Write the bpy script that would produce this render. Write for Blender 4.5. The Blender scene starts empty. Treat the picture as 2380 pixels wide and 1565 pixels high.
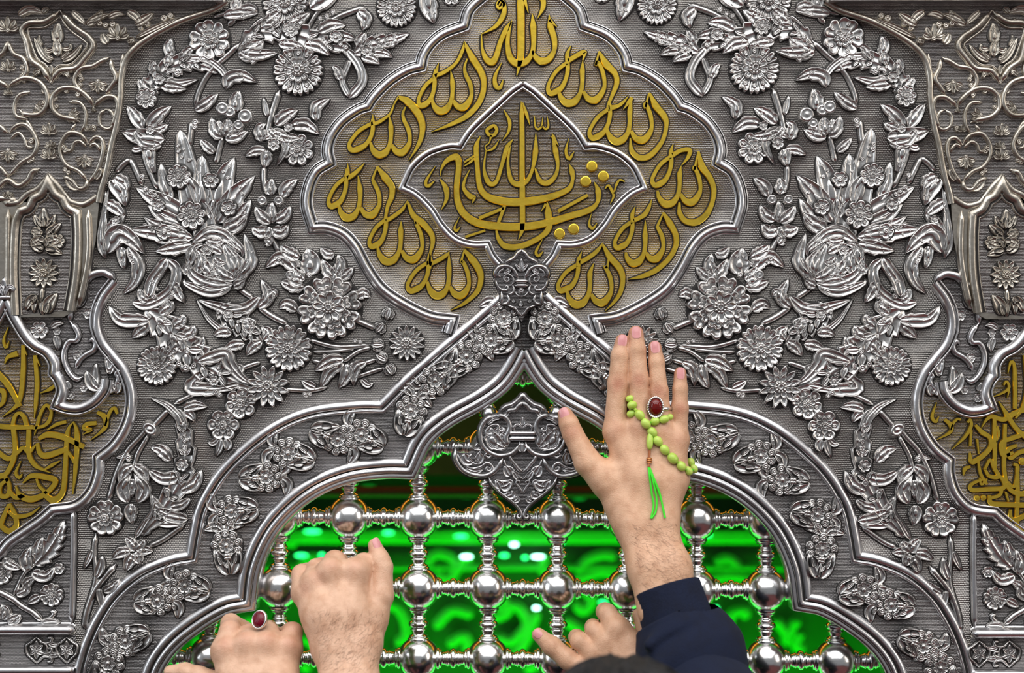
import bpy, math, random
import numpy as np
from mathutils import Vector
from mathutils.geometry import tessellate_polygon
random.seed(7); np.random.seed(7)
C = bpy.context.scene.collection
SC = bpy.context.scene
# ------------------------------------------------------------------ camera, light, exposure
S = 0.0004          # metres per photo pixel on the plane of the silver panel
D = 1.6             # camera distance from that plane
ZC = 2.0            # camera height
cd = bpy.data.cameras.new('camera'); cam = bpy.data.objects.new('camera', cd); C.objects.link(cam)
cam.location = (0, -D, ZC); cam.rotation_euler = (math.pi/2, 0, 0)
cd.sensor_width = 36; cd.lens = 36*D/(2380*S)
cd.dof.use_dof = True; cd.dof.focus_distance = D-0.008; cd.dof.aperture_fstop = 2.4
cd.clip_start = 0.02
SC.camera = cam
SC.view_settings.view_transform = 'Standard'; SC.view_settings.look = 'None'
SC.view_settings.gamma = 1; SC.view_settings.use_curve_mapping = False
SC.view_settings.exposure = 0.0
SC.cycles.max_bounces = 6; SC.cycles.caustics_reflective = False; SC.cycles.caustics_refractive = False
SC.cycles.use_denoising = True; SC.cycles.sample_clamp_indirect = 6
w = bpy.data.worlds.new('hall_light'); SC.world = w; w.use_nodes = True
w.node_tree.nodes['Background'].inputs[0].default_value = (0.92, 0.96, 1.0, 1)
w.node_tree.nodes['Background'].inputs[1].default_value = 0.22
def area(name, loc, target, sx, sy, power, col):
    l = bpy.data.lights.new(name, 'AREA'); l.shape = 'RECTANGLE'; l.size = sx; l.size_y = sy
    l.energy = power; l.color = col
    o = bpy.data.objects.new(name, l); C.objects.link(o); o.location = loc
    o.rotation_euler = (Vector(target)-Vector(loc)).to_track_quat('-Z', 'Y').to_euler()
    return o
for i, (y, p, c) in enumerate(((-0.9, 55, (1.0, 0.97, 0.93)), (-2.2, 75, (0.95, 0.97, 1.0)), (-3.6, 75, (1.0, 0.95, 0.88)), (-5.2, 75, (0.95, 0.97, 1.0)))):
    area('ceiling_lamp', (0.0, y, 4.7), (0, y+0.6, 2.0), 6.0, 0.75, p, c)
area('side_lamp', (-4.2, -2.4, 3.0), (0, 0, 2.0), 1.2, 2.2, 40, (0.90, 0.95, 1.0))
area('side_lamp', (4.2, -2.4, 3.0), (0, 0, 2.0), 1.2, 2.2, 40, (1.0, 0.90, 0.80))
area('green_lamp', (0, 0.34, 1.40), (0, 0.62, 1.72), 1.6, 0.12, 4.2, (0.0, 1.0, 0.01))
area('green_lamp', (0, 0.16, 1.48), (0, 0.03, 1.80), 1.5, 0.05, 1.0, (0.0, 1.0, 0.02))

area('amber_lamp', (0, 0.34, 2.03), (0, 0.03, 1.72), 1.3, 0.05, 0.45, (1.0, 0.36, 0.03))

# ------------------------------------------------------------------ materials
def mat(name, col, metal=0.0, rough=0.5, noise=0.0, nscale=30, dark=None, bump=0.0, bscale=200, sss=0.0, emit=None, trans=0.0, rnoise=0.0):
    m = bpy.data.materials.new(name); m.use_nodes = True
    nt = m.node_tree; b = nt.nodes['Principled BSDF']
    b.inputs['Base Color'].default_value = (*col, 1); b.inputs['Metallic'].default_value = metal
    b.inputs['Roughness'].default_value = rough
    if sss:
        b.inputs['Subsurface Weight'].default_value = sss; b.inputs['Subsurface Radius'].default_value = (0.006, 0.0025, 0.0015)
        b.inputs['Subsurface Scale'].default_value = 1.0
    if trans: b.inputs['Transmission Weight'].default_value = trans
    if emit:
        b.inputs['Emission Color'].default_value = (*emit[0], 1); b.inputs['Emission Strength'].default_value = emit[1]
    tc = nt.nodes.new('ShaderNodeTexCoord')
    if noise:
        n = nt.nodes.new('ShaderNodeTexNoise'); n.inputs['Scale'].default_value = nscale; n.inputs['Detail'].default_value = 5
        n.inputs['Roughness'].default_value = 0.65
        nt.links.new(tc.outputs['Object'], n.inputs['Vector'])
        r = nt.nodes.new('ShaderNodeValToRGB'); dk = dark or tuple(c*0.5 for c in col)
        r.color_ramp.elements[0].position = 0.5-noise; r.color_ramp.elements[0].color = (*dk, 1)
        r.color_ramp.elements[1].position = 0.5+noise*0.3; r.color_ramp.elements[1].color = (*col, 1)
        nt.links.new(n.outputs['Fac'], r.inputs['Fac']); nt.links.new(r.outputs['Color'], b.inputs['Base Color'])
        if rnoise:
            q = nt.nodes.new('ShaderNodeMapRange'); q.inputs['To Min'].default_value = rough+rnoise; q.inputs['To Max'].default_value = rough-rnoise*0.5
            q.inputs['From Min'].default_value = 0.3; q.inputs['From Max'].default_value = 0.7
            nt.links.new(n.outputs['Fac'], q.inputs['Value']); nt.links.new(q.outputs['Result'], b.inputs['Roughness'])
    if bump:
        n2 = nt.nodes.new('ShaderNodeTexNoise'); n2.inputs['Scale'].default_value = bscale; n2.inputs['Detail'].default_value = 3
        nt.links.new(tc.outputs['Object'], n2.inputs['Vector'])
        bp = nt.nodes.new('ShaderNodeBump'); bp.inputs['Strength'].default_value = 1.0; bp.inputs['Distance'].default_value = bump
        nt.links.new(n2.outputs['Fac'], bp.inputs['Height']); nt.links.new(bp.outputs['Normal'], b.inputs['Normal'])
    return m
def tooled(name, hi, lo, px=3.8, py=4.4, dist=0.0005, rough=0.36):
    """hand punched silver ground: rows of small dents, tarnish sitting in the dents"""
    m = bpy.data.materials.new(name); m.use_nodes = True; nt = m.node_tree; b = nt.nodes['Principled BSDF']
    b.inputs['Metallic'].default_value = 1.0; b.inputs['Roughness'].default_value = rough
    tc = nt.nodes.new('ShaderNodeTexCoord')
    nz = nt.nodes.new('ShaderNodeTexNoise'); nz.inputs['Scale'].default_value = 60; nz.inputs['Detail'].default_value = 2
    nt.links.new(tc.outputs['Object'], nz.inputs['Vector'])
    def math_(op, a, bb=None):
        n = nt.nodes.new('ShaderNodeMath'); n.operation = op
        for i, v in enumerate((a, bb)):
            if v is None: continue
            if isinstance(v, (int, float)): n.inputs[i].default_value = v
            else: nt.links.new(v, n.inputs[i])
        return n.outputs[0]
    sp = nt.nodes.new('ShaderNodeSeparateXYZ'); nt.links.new(tc.outputs['Object'], sp.inputs[0])
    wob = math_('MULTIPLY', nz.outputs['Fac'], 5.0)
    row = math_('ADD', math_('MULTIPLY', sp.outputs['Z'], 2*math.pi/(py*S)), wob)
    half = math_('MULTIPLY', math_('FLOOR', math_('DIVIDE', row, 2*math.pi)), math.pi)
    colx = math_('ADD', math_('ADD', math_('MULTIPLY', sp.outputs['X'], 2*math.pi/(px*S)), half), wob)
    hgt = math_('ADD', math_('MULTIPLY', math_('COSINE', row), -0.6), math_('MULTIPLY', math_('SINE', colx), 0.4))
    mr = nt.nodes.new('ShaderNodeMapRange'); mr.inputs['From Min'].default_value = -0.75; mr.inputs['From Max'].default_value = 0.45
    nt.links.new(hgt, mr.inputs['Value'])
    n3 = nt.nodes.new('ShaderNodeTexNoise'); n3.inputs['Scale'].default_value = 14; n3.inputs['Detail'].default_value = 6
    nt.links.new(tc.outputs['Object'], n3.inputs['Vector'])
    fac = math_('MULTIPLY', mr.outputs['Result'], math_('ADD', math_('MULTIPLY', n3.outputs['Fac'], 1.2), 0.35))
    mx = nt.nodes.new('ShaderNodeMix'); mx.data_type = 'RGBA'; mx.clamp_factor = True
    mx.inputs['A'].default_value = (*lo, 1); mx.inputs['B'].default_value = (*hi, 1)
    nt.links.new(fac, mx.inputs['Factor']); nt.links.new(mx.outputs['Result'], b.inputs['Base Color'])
    bp = nt.nodes.new('ShaderNodeBump'); bp.inputs['Strength'].default_value = 1.0; bp.inputs['Distance'].default_value = dist
    nt.links.new(hgt, bp.inputs['Height']); nt.links.new(bp.outputs['Normal'], b.inputs['Normal'])
    return m
SILVER = mat('embossed_silver', (0.66, 0.645, 0.63), 1.0, 0.28, noise=0.24, nscale=70, dark=(0.21, 0.20, 0.195), bump=0.00022, bscale=170, rnoise=0.1)
POLISH = mat('polished_silver', (0.72, 0.715, 0.73), 1.0, 0.29, noise=0.25, nscale=40, dark=(0.38, 0.37, 0.37), bump=0.00010, bscale=150, rnoise=0.08)
BALL = mat('bright_silver', (0.90, 0.89, 0.88), 1.0, 0.19, noise=0.2, nscale=90, dark=(0.66, 0.65, 0.64), bump=0.00006, bscale=200, rnoise=0.06)
NEARBLACK = mat('near_black_silver', (0.030, 0.027, 0.026), 0.5, 0.55)  # near-black strips at the foot of reliefs, under flowers and in moulding grooves
OLD = mat('old_dark_silver', (0.52, 0.48, 0.42), 1.0, 0.32, noise=0.26, nscale=45, dark=(0.20, 0.175, 0.14), bump=0.00022, bscale=170, rnoise=0.1)
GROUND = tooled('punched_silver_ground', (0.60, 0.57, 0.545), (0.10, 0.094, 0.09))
GROUND2 = tooled('fine_punched_silver_ground', (0.44, 0.42, 0.42), (0.06, 0.057, 0.057), 3.0, 3.4, 0.0004)
GROUND3 = tooled('dark_punched_silver', (0.27, 0.26, 0.265), (0.035, 0.033, 0.033), 3.2, 3.2, 0.0004)
GOLD = mat('gilt_brass', (0.95, 0.66, 0.075), 1.0, 0.32, noise=0.22, nscale=60, dark=(0.62, 0.42, 0.04), bump=0.00018, bscale=150, rnoise=0.1)
DARKS = mat('aged_silver', (0.52, 0.51, 0.515), 1.0, 0.30, noise=0.24, nscale=70, dark=(0.19, 0.185, 0.185), bump=0.0002, bscale=170, rnoise=0.1)

# ------------------------------------------------------------------ mesh kernel (photo pixel units: x right, y down, h towards the viewer)
def ident(x, y): return x, y
def mirror(x, y): return 2446-0.0145*(y-165)-x, y+0.008*(y-760)
def mirror_c(x, y): return 2435-x, y
def world(v, k=1.0):
    o = np.empty_like(v); o[:, 0] = (v[:, 0]-1190)*S*k; o[:, 1] = -v[:, 2]*S; o[:, 2] = ZC+(782.5-v[:, 1])*S*k
    return o
class M:
    T = staticmethod(ident); K = 1.0
    def __init__(s): s.v = []; s.q = []; s.t = []; s.qm = []; s.tm = []; s.n = 0
    def grid(s, V, cu=False, cv=False, mc=None):
        n, m = V.shape[:2]; idx = np.arange(n*m).reshape(n, m)+s.n
        if cu: idx = np.vstack([idx, idx[:1]])
        if cv: idx = np.hstack([idx, idx[:, :1]])
        F = np.stack([idx[:-1, :-1], idx[1:, :-1], idx[1:, 1:], idx[:-1, 1:]], -1)
        mm = np.zeros(F.shape[:2], int)
        if mc is not None: mm[:] = np.asarray(mc)[None, :]
        s.v.append(V.reshape(-1, 3)); s.n += n*m; s.q.append(F.reshape(-1, 4)); s.qm.append(mm.ravel()); return s
    def poly(s, pts, h, mi=0):
        tri = tessellate_polygon([[Vector((p[0], p[1], 0)) for p in pts]])
        V = np.array([(p[0], p[1], h) for p in pts], float)
        s.t.append(np.array(tri, int)+s.n); s.tm.append(np.full(len(tri), mi)); s.v.append(V); s.n += len(pts); return s
    def build(s, name, mats, parent=None, raw=False, smooth=True):
        v = np.concatenate(s.v)
        if not raw:
            x, y = s.T(v[:, 0], v[:, 1]); v = world(np.stack([x, y, v[:, 2]], -1), s.K)
        me = bpy.data.meshes.new(name)
        f = []; mi = []
        if s.q: f += np.concatenate(s.q).tolist(); mi += np.concatenate(s.qm).tolist()
        if s.t: f += np.concatenate(s.t).tolist(); mi += np.concatenate(s.tm).tolist()
        me.from_pydata(v.tolist(), [], f)
        if not isinstance(mats, (list, tuple)): mats = [mats]
        for m_ in mats: me.materials.append(m_)
        me.polygons.foreach_set('material_index', np.minimum(mi, len(mats)-1).astype(np.int32))
        me.polygons.foreach_set('use_smooth', np.full(len(f), smooth))
        me.update()
        o = bpy.data.objects.new(name, me); C.objects.link(o)
        if parent: o.parent = parent
        return o
def thing(name, label, cat, loc=None, group=None):
    o = bpy.data.objects.new(name, None); C.objects.link(o); o.empty_display_size = 0.05
    o['label'] = label; o['category'] = cat
    if group: o['group'] = group
    return o
def tag(o, label=None, cat=None, group=None, kind=None):
    if label: o['label'] = label
    if cat: o['category'] = cat
    if group: o['group'] = group
    if kind: o['kind'] = kind
    return o
def cr(pts, n=None, step=5.0):
    """Catmull-Rom through pts, resampled evenly"""
    p = np.array(pts, float)
    if len(p) > 2:
        e = np.vstack([2*p[0]-p[1], p, 2*p[-1]-p[-2]]); out = []
        for i in range(1, len(e)-2):
            t = np.linspace(0, 1, 10, endpoint=False)[:, None]
            a, b, c, d = e[i-1], e[i], e[i+1], e[i+2]
            out.append(0.5*((2*b)+(-a+c)*t+(2*a-5*b+4*c-d)*t*t+(-a+3*b-3*c+d)*t**3))
        q = np.vstack(out+[p[-1:]])
    else: q = p
    L = np.r_[0, np.cumsum(np.linalg.norm(np.diff(q, axis=0), axis=1))]
    if n is None: n = int(max(4, L[-1]/step))
    u = np.linspace(0, L[-1], n)
    return np.stack([np.interp(u, L, q[:, k]) for k in range(q.shape[1])], -1)
def arclen_t(pts):
    p = np.array(pts, float)[:, :2]; L = np.r_[0, np.cumsum(np.linalg.norm(np.diff(p, axis=0), axis=1))]; return L/L[-1]
def normals(P, closed=False):
    if closed: T = np.roll(P, -1, 0)-np.roll(P, 1, 0)
    else: T = np.gradient(P, axis=0)
    T = T/np.maximum(np.linalg.norm(T, axis=1, keepdims=True), 1e-9)
    return np.stack([-T[:, 1], T[:, 0]], -1)
def strip(m, P, wl, wr, prof, Hm, h0=0.0, mc=None):
    N = normals(P); u = np.array([p[0] for p in prof]); h = np.array([p[1] for p in prof])
    FL = 24.0   # near-black skirt outside the worked edge, px per unit beyond 1
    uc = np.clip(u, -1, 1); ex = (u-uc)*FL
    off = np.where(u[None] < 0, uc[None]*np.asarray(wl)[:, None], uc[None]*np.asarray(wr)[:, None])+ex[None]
    X = P[:, None, 0]+N[:, None, 0]*off; Y = P[:, None, 1]+N[:, None, 1]*off
    H = np.asarray(h0)[..., None]*np.ones_like(X) if np.ndim(h0) else h0+np.zeros_like(X)
    m.grid(np.stack([X, Y, H+h[None]*np.asarray(Hm)[:, None]], -1), mc=mc)
LEAF = [(-1.16, 0.0), (-1.0, .04), (-.965, .8), (-.89, 1.0), (-.80, .92), (-.71, .60), (-.35, .66), (-.07, .64), (0, .78), (.07, .64), (.35, .66), (.71, .60), (.80, .92), (.89, 1.0), (.965, .8), (1.0, .04), (1.16, 0)]
LEAFM = [1]+[0]*14+[1]
TUBE = [(-1.14, 0.0), (-1.0, .04), (-.92, .5), (-.7, .8), (-.35, .97), (0, 1.0), (.35, .97), (.7, .8), (.92, .5), (1.0, .04), (1.14, 0)]
TUBEM = [1]+[0]*8+[1]
DROP = [(-1.0, 0.0), (-.95, .5), (-.7, .85), (-.3, 1.0), (.3, 1.0), (.7, .85), (.95, .5), (1.0, 0)]
def wfun(kind, t):
    if kind == 'l': return np.sin(np.pi*np.clip(t, 0, 1)**0.72)**0.72          # leaf
    if kind == 'd': return np.sin(np.pi*np.clip(t, 0, 1)**1.5)**0.7            # drop, fat end at tip
    if kind == 'p': return np.sqrt(np.clip(1-t**2.2, 0, 1))*np.clip(t*6+.35, 0, 1)  # petal with broad base
    if kind == 'b': return np.clip(np.minimum(t*7+.15, 1), 0, 1)*np.clip(1-t, 0, 1)**0.6  # blade
    if kind == 'e': return np.clip(np.minimum(t, 1-t)*9, .05, 1)**0.5           # even band
    if kind == 't': return 0.25+0.75*np.clip(1-t, 0, 1)                         # trumpet
def leaf(m, pts, w, kind='l', H=None, h0=0.0, serr=0, prof=None, extra=True, n=None):
    P = cr(pts, n=n or int(np.clip(len(pts)*6+serr*6, 14, 60)))
    t = np.linspace(0, 1, len(P)); f = np.clip(wfun(kind, t), 0.02, None)
    if 8.5 < w < 26: w = w*1.2
    H = H or (4+0.5*min(w, 16))
    a = b = f*w
    if serr:
        ph = (t*serr) % 1.0; env = 0.66+0.46*ph**0.8
        a = a*env; b = b*(0.66+0.46*((t*serr+.45) % 1.0)**0.8)
    elif kind == 'l' and w >= 12 and extra:
        side = 1 if (len(pts)+int(pts[0][0])) % 2 else -1; env = .84+.24*((t*3.4) % 1.0)**.9
        if side > 0: a = a*env
        else: b = b*env
    strip(m, P, a, b, prof or LEAF, H*np.clip(f*2.4, .35, 1), h0, LEAFM if prof is None else None)
    if extra and w >= 11 and prof is None:
        i = len(P)//5; j = int(len(P)*.62)
        Q = P[i:j]
        if len(Q) > 3 and not serr:
            tt = np.linspace(0, 1, len(Q)); g = np.clip(wfun('l', tt), .02, None)*w*.36
            strip(m, Q, g, g, DROP, H*.45*np.clip(wfun('l', tt)*1.6, .1, 1), h0+H*.62)
        N = normals(P); k = int(len(P)*.66)
        for q, (sx, r) in zip((k, k+1, min(k+3, len(P)-1)), ((.35, .17), (-.35, .15), (.02, .13))):
            bead(m, P[q, 0]+N[q, 0]*sx*w*f[q], P[q, 1]+N[q, 1]*sx*w*f[q], max(2.2, w*r), h0+H*.55, n=8)
def tube(m, pts, w, H=None, h0=0.0, taper=0.0, prof=None):
    P = cr(pts, step=4.5); t = np.linspace(0, 1, len(P)); f = np.clip(np.minimum(t, 1-t)*14, .35, 1)*(1-taper*t)
    strip(m, P, f*w, f*w, prof or TUBE, (H or w*1.2)*np.clip(f, .4, 1), h0, TUBEM if prof is None else None)
BEAD = [(1.2, 0.0), (1.0, .35), (.88, .8), (.7, 1.0), (.52, .78), (.38, .72), (.2, .95), (0.001, 1.0)]
DOME = [(1.12, 0.0), (1.0, .3), (.85, .62), (.6, .86), (.3, .97), (0.001, 1.0)]
def lathe(m, x, y, r, prof, H, h0=0.0, n=10, ry=None, rot=0.0, mc=None):
    a = np.linspace(0, 2*np.pi, n, endpoint=False)[:, None]; pr = np.array(prof)
    X = np.cos(a)*pr[None, :, 0]*r; Y = np.sin(a)*pr[None, :, 0]*(ry or r)
    c, s_ = math.cos(rot), math.sin(rot)
    m.grid(np.stack([x+X*c-Y*s_, y+X*s_+Y*c, h0+pr[None, :, 1]*H+0*X], -1), cu=True, mc=mc)
def bead(m, x, y, r, h0=0.0, n=10, H=None): lathe(m, x, y, r, BEAD, H or r*.8, h0, n)
def petal(m, cx, cy, r0, R, a, half, shape, h0, H, nf=11, nr=9):
    f = np.linspace(-1, 1, nf)[:, None]; rr = np.array([0, .25, .5, .66, .76, .84, .9, .96, 1.0])[None, :]
    if shape == 'h': Rf = R*(1-.13*np.exp(-(f/.22)**2))*(1-.17*np.abs(f)**4)
    elif shape == 'p': Rf = R*(1-.36*np.abs(f)**1.3)
    else: Rf = R*(1-.22*np.abs(f)**2.6)
    rho = r0+(Rf-r0)*rr
    an = a+f*half
    e = np.minimum(1-rr+0*f, (1-np.abs(f))*.9+.018+0*rr)
    hh = np.interp(e, [0, .03, .09, .16, .27, .5, .9], [0.0, .75, 1.0, .92, .56, .60, .68])
    hh = hh*(0.72+0.28*rr)
    m.grid(np.stack([cx+np.cos(an)*rho, cy+np.sin(an)*rho, h0+H*hh], -1))
def rosette(name, x, y, R, kind, parent, mats, h0=0.0, rot=0.0, Hs=1.0):
    m = M(); c = M(); s = R/60.0
    def ring(r0, r1, n, shape, hb, H, ph=0.0, dot=None):
        for i in range(n):
            a = rot+2*math.pi*(i+ph)/n
            petal(m, x, y, r0*R, r1*R, a, math.pi/n*.97, shape, h0+hb*s*Hs, H*s*Hs)
            if dot:
                rr = dot[0]*R; lathe(m, x+math.cos(a)*rr, y+math.sin(a)*rr, dot[1]*R*1.35, BEAD, dot[1]*R*.9, h0+(hb+H*.5)*s*Hs, 9, ry=dot[1]*R, rot=a)
    lathe(m, x, y, R*(.84 if kind in ('star', 'daisy') else .95)+4, [(1.0, 0.0), (.9, 1.0)], 1.2, 1 if h0 < 10 else h0-1, 28, mc=[1]); lathe(m, x, y, R*.95, [(1.0, 0), (.6, .1), (.001, .2)], 8*s, h0, 24, mc=[1, 1])
    if kind == 'big':
        ring(.30, 1.0, 8, 'h', 0, 13, .5); ring(.25, .70, 8, 'h', 9, 9, .5); ring(.22, .50, 8, 'h', 15, 6, .5); ring(.1, .52, 8, 'p', 16, 8, 0); ctr = .19
    elif kind == 'heart':
        ring(.30, 1.0, 10, 'h', 0, 13); ring(.2, .66, 10, 'p', 10, 8, .5); ring(.15, .48, 8, 'p', 16, 7, 0); ctr = .21
    elif kind == 'dahlia':
        ring(.35, 1.0, 12, 'h', 0, 12, .5, (.66, .085)); ring(.2, .52, 9, 'r', 11, 9, 0); ctr = .24
    elif kind == 'star':
        ring(.25, 1.0, 14, 'p', 0, 11); ring(.2, .66, 14, 'p', 8, 7, .5); ctr = .30
    elif kind == 'daisy':
        ring(.25, 1.0, 12, 'p', 0, 13); ring(.2, .6, 8, 'p', 10, 8, .5); ctr = .26
    elif kind == 'six':
        ring(.2, 1.0, 6, 'r', 0, 13, 0, (.62, .11)); ring(.15, .58, 6, 'p', 9, 8, .5); ctr = .26
    elif kind == 'five':
        ring(.2, 1.0, 5, 'h', 0, 13, 0, (.66, .1)); ring(.15, .48, 8, 'r', 10, 8, .5); ctr = .22
    elif kind == 'eight':
        ring(.2, 1.0, 8, 'r', 0, 12, 0, (.68, .1)); ring(.15, .5, 7, 'r', 10, 8, .5); ctr = .22
    else:
        ring(.15, 1.0, 6, 'r', 0, 16, 0); ctr = .34
    o = m.build('flower', mats, parent)
    r = ctr*R; ht = h0+(17*s if kind != 'small' else 8*s)*Hs
    if R > 22:
        for i in range(10):
            a = 2*math.pi*i/10; lathe(c, x+math.cos(a)*r*.8, y+math.sin(a)*r*.8, r*.3, DOME, r*.55, ht+3*s, 7)
        lathe(c, x, y, r*.62, [(1.1, 0), (.9, .8), (.7, 1), (.45, .6), (.001, .35)], r*.7, ht+2*s, 12)
        lathe(c, x, y, r*1.05, [(1.05, 0), (.9, .7), (.5, 1), (.001, 1)], 6*s, ht, 14)
    else: bead(c, x, y, r, ht, 10, r*.9)
    c.build('flower_center', mats, o)
    return o
def mould(segs, prof, sign=1, closed=False, step=5.0):
    """sweep a moulding profile along smooth segments that meet in mitred corners; returns verts grid"""
    P = []
    for i, sg in enumerate(segs):
        q = cr(sg, step=step); P.append(q if i == 0 else q[1:])
    P = np.vstack(P)
    if closed and np.linalg.norm(P[0]-P[-1]) < 1e-3: P = P[:-1]
    d = np.diff(np.vstack([P, P[:1]]) if closed else P, axis=0); d /= np.maximum(np.linalg.norm(d, axis=1, keepdims=True), 1e-9)
    if closed: a, b = np.roll(d, 1, 0), d
    else: a, b = np.vstack([d[:1], d]), np.vstack([d, d[-1:]])
    t = a+b; t /= np.maximum(np.linalg.norm(t, axis=1, keepdims=True), 1e-9)
    cs = np.clip((t*b).sum(1), .42, 1)
    N = np.stack([-t[:, 1], t[:, 0]], -1)/cs[:, None]*sign
    u = np.array([p[0] for p in prof]); h = np.array([p[1] for p in prof])
    return np.stack([P[:, None, 0]+N[:, None, 0]*u, P[:, None, 1]+N[:, None, 1]*u, h[None]+0*P[:, None, 0]], -1), P
def sweep(m, segs, prof, sign=1, closed=False, h0=0.0, mc=None, step=5.0):
    V, P = mould(segs, [(a, b+h0) for a, b in prof], sign, closed, step); m.grid(V, cu=closed, mc=mc); return P
PEN = [(-1.13, 0.0), (-1.0, .02), (-1.0, .76), (-.80, 1.0), (.80, 1.0), (1.0, .76), (1.0, .02), (1.13, 0.0)]
PENM = [1, 0, 0, 0, 0, 0, 1]
def pen(m, pts, ws, H=9.0, h0=2.0, sc=1.0):
    """one stroke of the reed pen: flat topped, bevelled, with a width at every point"""
    pts = np.array(pts, float)
    if np.isscalar(ws): ws = [ws]*len(pts)
    P = cr(pts, step=3.0); L = np.r_[0, np.cumsum(np.linalg.norm(np.diff(P, axis=0), axis=1))]
    at = [L[np.argmin(((P-p)**2).sum(1))] for p in pts]; at[0] = 0; at[-1] = L[-1]
    at = np.maximum.accumulate(at); wv = np.interp(L, at, np.array(ws, float)*sc)
    wv = np.maximum(wv, .4)
    d = P[1]-P[0]; e = P[-1]-P[-2]
    strip(m, P, wv, wv, PEN, np.full(len(P), H), h0, PENM)
    for Q, ww, dr in ((P[0], wv[0], -d), (P[-1], wv[-1], e)):      # close both ends
        if ww > 1.2:
            dn = dr/max(np.linalg.norm(dr), 1e-9); nn = np.array([-dn[1], dn[0]])
            g = np.array([[[*(Q+nn*s*ww), h0+H*hh] for s in (-1, -.5, 0, .5, 1)] for hh in (0.0, 1.0)])
            m.grid(g)
# ------------------------------------------------------------------ the outlines of the screen
ARCH_OUT = [[(1172, 690), (1150, 710), (1090, 763), (1020, 822), (950, 883), (887, 946)],
            [(887, 946), (830, 946), (719, 961), (624, 1005), (528, 1088), (473, 1172), (455, 1240), (446, 1295)],
            [(446, 1295), (396, 1305), (326, 1335), (268, 1384), (233, 1435), (210, 1482), (194, 1528), (184, 1580), (180, 1700), (180, 1900)]]
ARCH_IN = [[(1215, 815), (1193, 856), (1163, 895), (1115, 930), (1040, 972), (985, 1020), (950, 1091)],
           [(950, 1091), (890, 1091), (810, 1102), (735, 1132), (672, 1178), (620, 1240), (585, 1320), (573, 1400)],
           [(573, 1400), (525, 1410), (470, 1440), (410, 1485), (372, 1530), (352, 1575), (342, 1640), (340, 1750), (340, 1900)]]
def flat(segs, step=6):
    out = []
    for i, s in enumerate(segs):
        q = cr(s, step=step).tolist(); out += q if i == 0 else q[1:]
    return out
PROF_OUT = [(-17, 0), (-16, 5), (-12, 12), (-7, 17), (-2, 18), (3, 15), (5.5, 8), (6.5, 7.5), (8, 10), (11, 12.5), (14, 10), (15.5, 4), (16, 0)]
PROF_IN = [(-27, 0), (-26, 6), (-23, 14), (-17, 20), (-11, 21), (-7, 18), (-5, 12), (-3.5, 11), (-1.5, 15), (3, 18), (7, 17), (10, 12), (11, 9), (13, 9), (16, 11), (20, 9), (23, 4), (24, -6), (24, -60)]
PROF_CART = [(-18, 0), (-17, 5), (-14, 9), (-12, 8), (-11, 6), (-9, 11), (-5, 18), (0, 21), (4, 19), (7, 12), (8, 8), (9.5, 8), (11, 11), (13.5, 11.5), (15.5, 8), (16.5, 0)]
PROF_INNER = [(-12, 0), (-11, 6), (-8, 13), (-3, 17), (2, 15), (4, 9), (5, 8), (6.5, 10.5), (9, 10), (10.5, 5), (11, 0)]
PROF_OUT = [(u, h*.68) for u, h in PROF_OUT]; PROF_IN = [(u, h*.68 if h > 0 else h) for u, h in PROF_IN]; PROF_CART = [(u, h*.72) for u, h in PROF_CART]; PROF_INNER = [(u, h*.75) for u, h in PROF_INNER]
MOULDMAT = [POLISH, NEARBLACK]
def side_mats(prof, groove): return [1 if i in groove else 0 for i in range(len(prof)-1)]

# ------------------------------------------------------------------ floral spandrel panels
STEMS = [(6, [(393, 952), (351, 997)]), (6, [(406, 939), (463, 911), (500, 892)]), (6, [(351, 985), (329, 1013), (297, 1048), (272, 1099), (256, 1153), (250, 1170)]),
    (5, [(345, 1010), (339, 1022), (319, 1058), (311, 1093)]), (7, [(270, 1312), (229, 1361), (210, 1398), (198, 1445), (205, 1466)]),
    (5.5, [(224, 1240), (219, 1282), (224, 1338), (215, 1378), (200, 1420)]), (6, [(428, 1220), (377, 1256), (345, 1270)]),
    (6, [(553, 668), (568, 680), (588, 693)]), (7, [(601, 713), (632, 735), (668, 753)]), (6, [(820, 742), (845, 752), (873, 764)]),
    (5.5, [(719, 790), (783, 806), (857, 803)]), (4.5, [(729, 818), (775, 817), (822, 812)]), (5, [(726, 838), (751, 845), (775, 850)]),
    (5, [(799, 841), (831, 818), (862, 808)]), (5, [(812, 847), (845, 845), (873, 836)]), (5, [(799, 886), (847, 870), (892, 855)]),
    (5.5, [(544, 866), (575, 852), (605, 842)]), (5, [(660, 905), (720, 908), (760, 900)]), (7, [(650, 211), (640, 240), (630, 275), (621, 315)]), (6, [(614, 388), (613, 415), (618, 447)]),
    (6, [(628, 544), (638, 565), (650, 588)]), (6, [(518, 318), (510, 345), (502, 380)]), (6, [(560, 100), (530, 128), (500, 155), (478, 182), (462, 215), (453, 250)]), (6.5, [(446, 285), (444, 310), (441, 340)]),
    (5.5, [(332, 351), (343, 385), (355, 415), (367, 440)]), (6, [(270, 402), (284, 384), (303, 370)]), (6, [(303, 370), (318, 400), (331, 430)]),
    (5, [(714, 66), (735, 34), (757, 6)]), (6, [(730, 76), (760, 55), (795, 36), (848, 17)]), (6, [(560, 22), (548, 42), (530, 60)]), (5, [(497, 40), (530, 30)]),
    (4, [(700, 20), (730, 0), (760, -20)]), (6, [(246, 445), (245, 480), (241, 520)])]
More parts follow.
